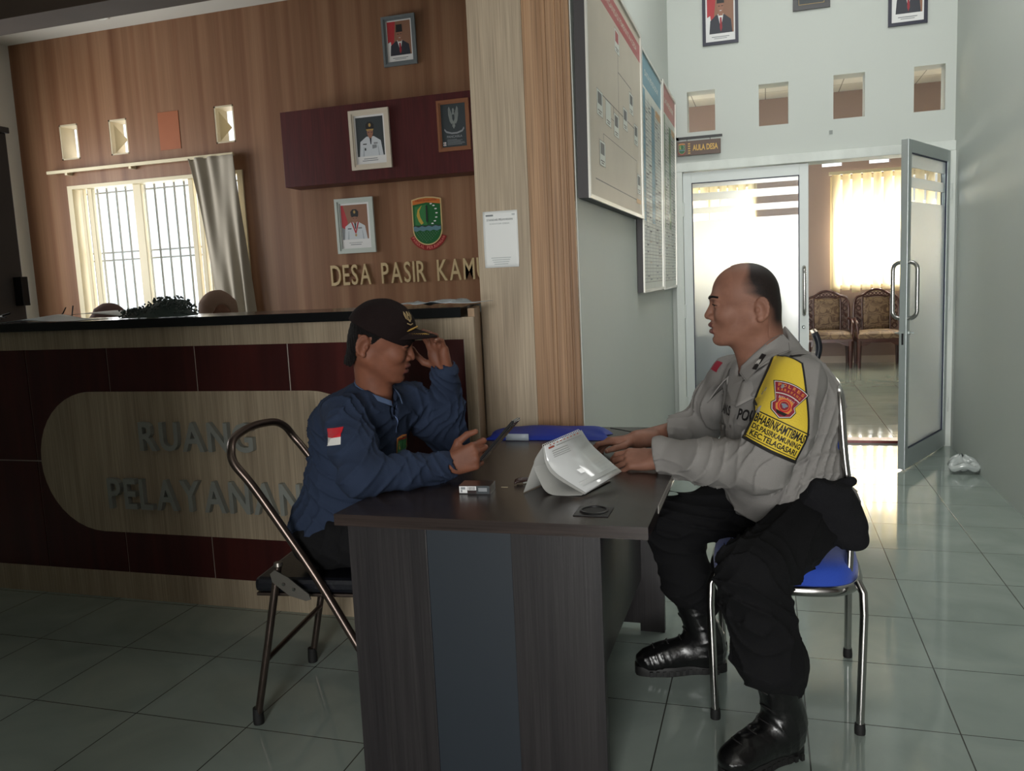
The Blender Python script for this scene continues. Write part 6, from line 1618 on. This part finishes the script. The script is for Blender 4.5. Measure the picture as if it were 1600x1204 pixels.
sdf_obj('body', parts, [K_skin_dim, K_lip], man, lips2)
eyes(man, MW, MR, (1, .0, -.35)); brow_mesh(man, BS2, MW, MR); nail_mesh(man, H1[1] + H2[1])
# hair below the cap
HS = SDF(); HS.rs = .96; HS.ell(MW((-.012, 0, .030)), (.0915, .080, .089), .02, MR); HS.ell(MW((-.036, 0, -.018)), (.063, .064, .064), .03, MR); HS.cap(MW((-.030, 0, -.035)), MW((-.055, 0, -.080)), .060, .050, .03)
HS.disp = lambda P: .0018 * np.sin(P @ nv((400, 120, 60))) * np.sin(P @ nv((90, -300, 40)))
v, F = HS.mesh(MO - .14, MO + .14, .003); q = mloc(v[F].mean(1)); x, y, z = q[:, 0], np.abs(q[:, 1]), q[:, 2]
line = np.interp(z, [-.095, -.07, -.045, -.02, .0, .03, .06], [-.075, -.066, -.060, -.056, -.014, .012, .03])
F = F[(x < line) & (z > -.088) & (z < .075) & ~((z < .018) & (z > -.05) & (x > -.066) & (y > .04) & (x < -.022))]
sdf_obj('hair', [(v, F)], [K_hair], man)
# cap
cap_ = bpy.data.objects.new('cap', None); COL.objects.link(cap_); cap_.parent = man; cap_['label'] = 'dark brown peaked cap with gold braid'
def cloc(a, b, c): return Vector(MW((a, b, c)))
CS = SDF(); CS.rs = .96; CS.ell(MW((-.010, 0, .036)), (.104, .090, .094), .02, MR); CS.ell(MW((.012, 0, .050)), (.078, .078, .076), .03, MR)
CS.ell(MW((-.010, 0, .032)), (.099, .085, .088), .005, MR, 's')
cn = unit(np.array((-.26, 0, -1)) @ MR); CS.plane(MW((.0, 0, .024)), cn)
CS.disp = folds(.0016, 50, 4, ((1, 0, .2), (0, 1, .1)), .03, 2)
v, F = CS.mesh(MO - .15, MO + .17, .0032); v = smooth(v, F, 1); sdf_obj('crown', [(v, F)], [K_cap], cap_)
def brim(a, b, dz=0.0):
    t = (a - .5) * 2; ang = t * 1.12
    x0 = .012 + .078 * math.cos(ang); y0 = .078 * math.sin(ang)
    ext = .078 * (1 - abs(t) ** 2.4) * b
    x = x0 + ext; y = y0 * (1 + .02 * b); z = .046 + .012 * math.cos(ang) - .012 * b * (1 - abs(t)) - .022 * t * t - .010 * b * t * t
    return cloc(x, y, z + dz)
mb = MB(); mb.grid(brim, 30, 10, K_cap, thick=.004); mb.build('brim', cap_)
mb = MB(); mb.lathe([(.006, -.001), (.005, .002), (.001, .003)], cloc(-.006, 0, .131), K_cap, 12, Vector(MR[2])); mb.build('button', cap_)
WC = Wrap(CS, MW((.094, 0, .065)), MR[1] * 1.0, MR[2], cap_, 'gold_braid', .0016)
if WC.n @ MR[0] < 0: WC.n = -WC.n
mb = MB(); mb.tube([brim(.06 + .88 * k / 24, 0.0, .010) + Vector(MR[0]) * .010 for k in range(25)], .0028, K_gold, 6); mb.build('gold_cord', cap_)
mb = MB()
for s_ in (-1, 1):
    for k in range(13):
        a = .5 + s_ * (.10 + .30 * k / 12); b0 = .70 - .55 * (k / 12) ** 1.6
        c = brim(a, b0, .0025); d = (brim(a + s_ * .01, b0 - .02, .0025) - c).normalized(); e = (brim(a, b0 + .05, .0025) - c).normalized()
        for g in (-1, 1): mb.tube([c, c + d * .007 + e * g * .006, c + d * .012 + e * g * .004], [.0020, .0022, .0008], K_gold, 5)
mb.build('gold_leaves', cap_)
# embroidered winged crest on the cap front
def crest(w, m, m2):
    for sg in (-1, 1):
        w.poly([(sg * x * .019, y * .022) for x, y in [(.08, -.1), (.3, -.35), (.8, -.1), (.95, .45), (.6, .95), (.35, .4)]], m, .0012, 3)
        for q in range(3): w.line([(sg * (.35 + .16 * q) * .019, -.15 * .022), (sg * (.42 + .16 * q) * .019, (.4 + .1 * q) * .022)], .0009, m2, .0018)
    w.poly([(x * .019, y * .022) for x, y in [(-.25, -.5), (.25, -.5), (.3, .3), (.15, .9), (-.15, .9), (-.3, .3)]], m, .0014, 3)
    w.poly([(x * .019, y * .022) for x, y in [(-.14, -.2), (.14, -.2), (.16, .3), (-.16, .3)]], m2, .002, 2)
    w.line([(-.013, -.016), (0, -.020), (.013, -.016)], .003, m, .0014)
WK = Wrap(CS, MW((.062, -.036, .090)), MR[1] + .45 * MR[0], MR[2] - .25 * MR[0], cap_, 'winged_crest', .001)
if WK.n @ MR[0] < 0: WK.n = -WK.n
crest(WK, mat('dull_gold_thread', (158, 134, 92), .6), K_cap); WK.build()
# jersey
JS = SDF()
JS.ell((-1.195, 2.285, .83), (.110, .160, .145), .04, MT); JS.ell((-1.235, 2.275, .70), (.128, .165, .15), .05, MT); JS.ell((-1.285, 2.27, .57), (.145, .180, .12), .05, MT)
JS.ell((-1.245, 2.285, .87), (.085, .140, .10), .05, MT); JS.cap(mRs, mLs, .056, .054, .05); JS.cap(NK2 + (-.02, 0, -.05), NK2 + (-.018, 0, -.02), .075, .058, .05)
JS.chain([mRs, mRs * .5 + mRe * .5 + (.004, -.008, 0), mRe, mRe * .5 + mRw * .5, mRw - (.004, .003, 0)], [.062, .062, .054, .046, .038], .025)
JS.chain([mLs, mLs * .5 + mLe * .5, mLe, mLe * .5 + mLw * .5, mLw - (0, 0, .004)], [.060, .058, .056, .048, .042], .025)
JS.cap(NK2 + (.012, -.004, .0), MW((.0, 0, -.12)), .050, .045, .01, 's'); JS.cap(NK2 + (.0, 0, -.012), NK2 + (.02, 0, .12), .060, .062, .008, 's')
JS.cap(NK2 + (.02, -.005, .01), NK2 + (.075, -.018, -.075), .040, .012, .008, 's')
fr_ = unit((.93, .16, .30)); JS.cap(mRw + fr_ * .015, mRw + fr_ * .09, .034, .034, .004, 's'); JS.cap(mLw + (0, 0, .014), mLw + (-.01, -.02, .09), .036, .036, .004, 's')
JS.disp = folds(.0080, 44, 17, ((.5, .2, .9), (.8, -.5, -.5), (.9, .3, .3)), .05, 2.4)
JS.plane((0, 0, .462), (0, 0, -1)); v, F = JS.mesh((-1.50, 1.92, .44), (-.83, 2.68, 1.06), .0042); v = smooth(v, F, 1); JS.clips = []
jersey = sdf_obj('long_sleeved_shirt', [(v, F)], [K_blue], man)
# placket and blue inner line at the open neck
mb = MB()
o0 = NK2 + mf * .085 + (0, 0, -.055)
WP = Wrap(JS, o0, mlat, (0, 0, 1), man, 'neck_placket', .001)
if WP.n @ mf < 0: WP.n = -WP.n
WP.rect(lambda a, b: ((a - .5) * .022, -.075 + b * .085), K_blue, 4, 12, .003); WP.line([(.003, -.07), (.004, -.02), (.002, .012)], .0022, mat('pale_blue_piping', (120, 140, 190), .7), .005); WP.build()
# collar band
mb = MB(); ct2 = Vector(NK2) + Vector((.004, -.002, -.004))
def band2(a, b):
    t = (a - .5) * 2; ang = t * 2.75; dv = -Vector(mf) * math.cos(ang) + Vector(mlat) * math.sin(ang)
    return ct2 + dv * (.060 + .004 * b) + Vector((0, 0, .040 * (1 - abs(t)) - .030 * abs(t) ** 2 + .016 * (1 - b) - .006)) + Vector(mf) * (.026 * abs(t) ** 3)
mb.grid(band2, 40, 4, mat('navy_rib_collar', (62, 78, 106), .85), thick=.003); mb.build('collar', man)
# flag patch on the near sleeve
fa = unit(mRs - mRe); fn = unit(np.array((-.12, -1, .25))); fu = unit(np.cross(fa, -fn)); fu = -fu if fu[0] < 0 else fu
WF = Wrap(JS, mRs * .72 + mRe * .28 + np.array((-.012, -.01, .004)), np.array((.985, .0, .16)), (-.16, 0, .985), man, 'flag_patch', .0015)
if WF.n[1] > 0: WF.n = -WF.n
WF.rect(lambda a, b: (-.034 + a * .068, 0 + b * .024), K_fred, 14, 6, .0006); WF.rect(lambda a, b: (-.034 + a * .068, -.020 + b * .020), K_wht, 14, 6, .0006)
WF.build()['label'] = 'red and white flag patch on the near sleeve'
# green crest on the chest
cw0 = np.array((-1.09, 2.36, .80))
WG = Wrap(JS, np.array((-1.13, 2.27, .792)) + mlat * .050, mlat, (0, 0, 1), man, 'chest_crest', .001)
if WG.n @ mf < 0: WG.n = -WG.n
def sh_(k): return [(x * k, y * k) for x, y in [(-.030, .034), (0, .038), (.030, .034), (.031, 0), (.026, -.026), (0, -.042), (-.026, -.026), (-.031, 0)]]
WG.poly(sh_(1.12), K_org, .0006); WG.poly(sh_(1.02), E_g, .001); WG.poly([(x, y) for x, y in [(-.026, .026), (.026, .026), (.027, -.004), (-.027, -.004)]], E_gl, .0014, 3)
WG.poly([(-.020, .022), (-.024, .008), (-.016, -.002), (-.010, .0), (-.016, .010)], E_y, .0018, 3); WG.line([(0, .024), (.001, .0)], .003, K_pblk, .0018); WG.rect(lambda a, b: (-.029 + .058 * a, -.014 + .009 * b), E_bl, 6, 2, .0018)
WG.rect(lambda a, b: (-.028 + .056 * a, .029 + .006 * b), E_red, 6, 2, .0018); WG.line([(-.028, -.034), (0, -.050), (.028, -.034)], .008, E_red, .0008); WG.build()
# trousers and shoes
T2 = SDF(); T2.ell((-1.285, 2.268, .545), (.140, .165, .085), .04, MT); T2.cap(mRh, mRk, .084, .072, .04); T2.cap(mLh, mLk, .084, .072, .04)
T2.chain([mRk, mRa + (0, 0, .02)], [.070, .056], .03); T2.chain([mLk, mLa + (0, 0, .02)], [.070, .056], .03)
T2.disp = folds(.007, 36, 5, ((.5, .3, .9), (.9, -.4, -.35)), .05, 2.2); T2.rbox((-1.25, 2.25, .25), (.27, .3, .203), .004, .01, None, 's')
v, F = T2.mesh((-1.50, 2.0, .05), (-.72, 2.60, .66), .0065); v = smooth(v, F, 1); sdf_obj('trousers', [(v, F)], [K_blk], man)
for a in (mRa, mLa):
    S_ = SDF(); S_.ell(a + (.02, 0, -.045), (.085, .040, .042), .02); S_.ell(a + (.10, 0, -.058), (.075, .044, .030), .03); S_.cap(a + (-.02, 0, -.06), a + (0, 0, 0), .035, .036, .02); S_.plane(a + (0, 0, -.10), (0, 0, -1))
    sdf_obj('shoe', [S_.mesh(a + (-.12, -.07, -.11), a + (.22, .07, .05), .006)], [K_boot], man)
# phone held in his right hand: a thing of its own
ph = thing('smartphone', (-.735, 2.235, .845), 'dark smartphone held above the desk by the man in the navy shirt', 'phone')
pu = unit((.66, .05, .72)); pv = unit(np.cross(pu, (0, 1, 0)) * 1.0); pv = pv if pv[2] > 0 else -pv; pw = np.cross(pu, pv)
pc = Vector((-.740, 2.242, .838))
mb = MB(); bm = bmesh.new(); bmesh.ops.create_cube(bm, size=1)
for v_ in bm.verts: v_.co = Vector((v_.co.x * .158, v_.co.y * .074, v_.co.z * .0095))
bmesh.ops.bevel(bm, geom=list(bm.edges), offset=.0035, segments=3, affect='EDGES'); bm.verts.index_update()
T_ = lambda q: pc + Vector(pu) * q.x + Vector(pw) * q.y + Vector(pv) * q.z
mb.add([T_(v_.co) for v_ in bm.verts], [[v_.index for v_ in f_.verts] for f_ in bm.faces], mat('black_phone_shell', (22, 20, 22), .25, coat=.5)); bm.free(); mb.build('shell', ph)
mb = MB(); mb.add([T_(Vector((x, y, .0049))) for x, y in ((-.075, -.034), (.075, -.034), (.075, .034), (-.075, .034))], [(0, 1, 2, 3)], mat('phone_screen_glass', (60, 48, 50), .08, coat=1.0)); mb.build('screen', ph)
mb = MB()
for k in range(2): mb.lathe([(.006, 0), (.006, .0012), (.004, .0014)], T_(Vector((.062 - k * .018, .022, -.0047))), M_black, 14, -Vector(pv))
mb.build('camera_lens', ph)

# ---------------------------------------------------------------- two people behind the counter, only headscarves in view
def scarf_person(c, label, col, yaw):
    r = thing('person', (c[0], c[1], 0), label, 'person'); c = np.array(c, float); RR = rotm(yaw, .1)
    S_ = SDF(); Wf = head_sdf(S_, c, RR, ear=False); S_.cap(c + (0, 0, -.08), c + (0, 0, -.20), .055, .06, .03); S_.ell(c + (0, 0, -.42), (.13, .20, .22), .05); S_.ell(c + (0, 0, -.62), (.15, .19, .16), .05)
    sdf_obj('body', [S_.mesh(c + (-.22, -.22, -.80), c + (.22, .22, .14), .007)], [K_skin], r)
    eyes(r, Wf, RR)
    Q = SDF(); Q.ell(Wf((-.014, 0, .022)), (.112, .100, .108), .03, RR); Q.cap(Wf((-.01, 0, -.03)), Wf((-.01, 0, -.14)), .092, .11, .04); Q.ell(Wf((0, 0, -.22)), (.16, .20, .12), .06, RR)
    Q.ell(Wf((.105, 0, -.022)), (.060, .058, .088), .015, RR, 's'); Q.disp = folds(.006, 40, 9, ((.3, .4, .9), (.8, .2, .5)), .05, 2)
    sdf_obj('headscarf', [Q.mesh(c + (-.24, -.24, -.36), c + (.24, .24, .15), .006)], [mat('scarf_' + col[0], col[1], .85)], r)
    D_ = SDF(); D_.ell(c + (0, 0, -.45), (.15, .22, .22), .05); D_.ell(c + (0, 0, -.68), (.18, .21, .18), .05); D_.ell(c + (0, .0, -.82), (.20, .22, .09), .05)
    sdf_obj('dress', [D_.mesh(c + (-.26, -.26, -.93), c + (.26, .26, -.2), .012)], [mat('dress_' + col[0], tuple(int(q * .6) for q in col[1]), .85)], r)
    # a plain stool carries each of them
    s = thing('office_stool', (c[0], c[1], 0), 'stool hidden behind the counter under a seated person', 'stool')
    z = c[2] - .935
    mb = MB(); mb.lathe([(.17, z - .05), (.18, z - .03), (.17, z)], (c[0], c[1], 0), M_vinyl, 24); mb.build('seat', s)
    mb = MB(); mb.lathe([(.20, 0), (.18, .02), (.03, .04), (.025, z - .05)], (c[0], c[1], 0), M_black, 20); mb.build('base', s)
    s['label'] = 'stool under the person in ' + col[0] + ' headscarf behind the counter'
scarf_person((-2.87, 3.90, 1.180), 'person in pale brown headscarf seated behind the counter beside the curtain', ('pale_brown', (150, 122, 106)), -.75)
scarf_person((-3.61, 3.90, 1.138), 'person in mauve headscarf seated behind the counter, only the top showing', ('mauve', (118, 92, 88)), 2.4)
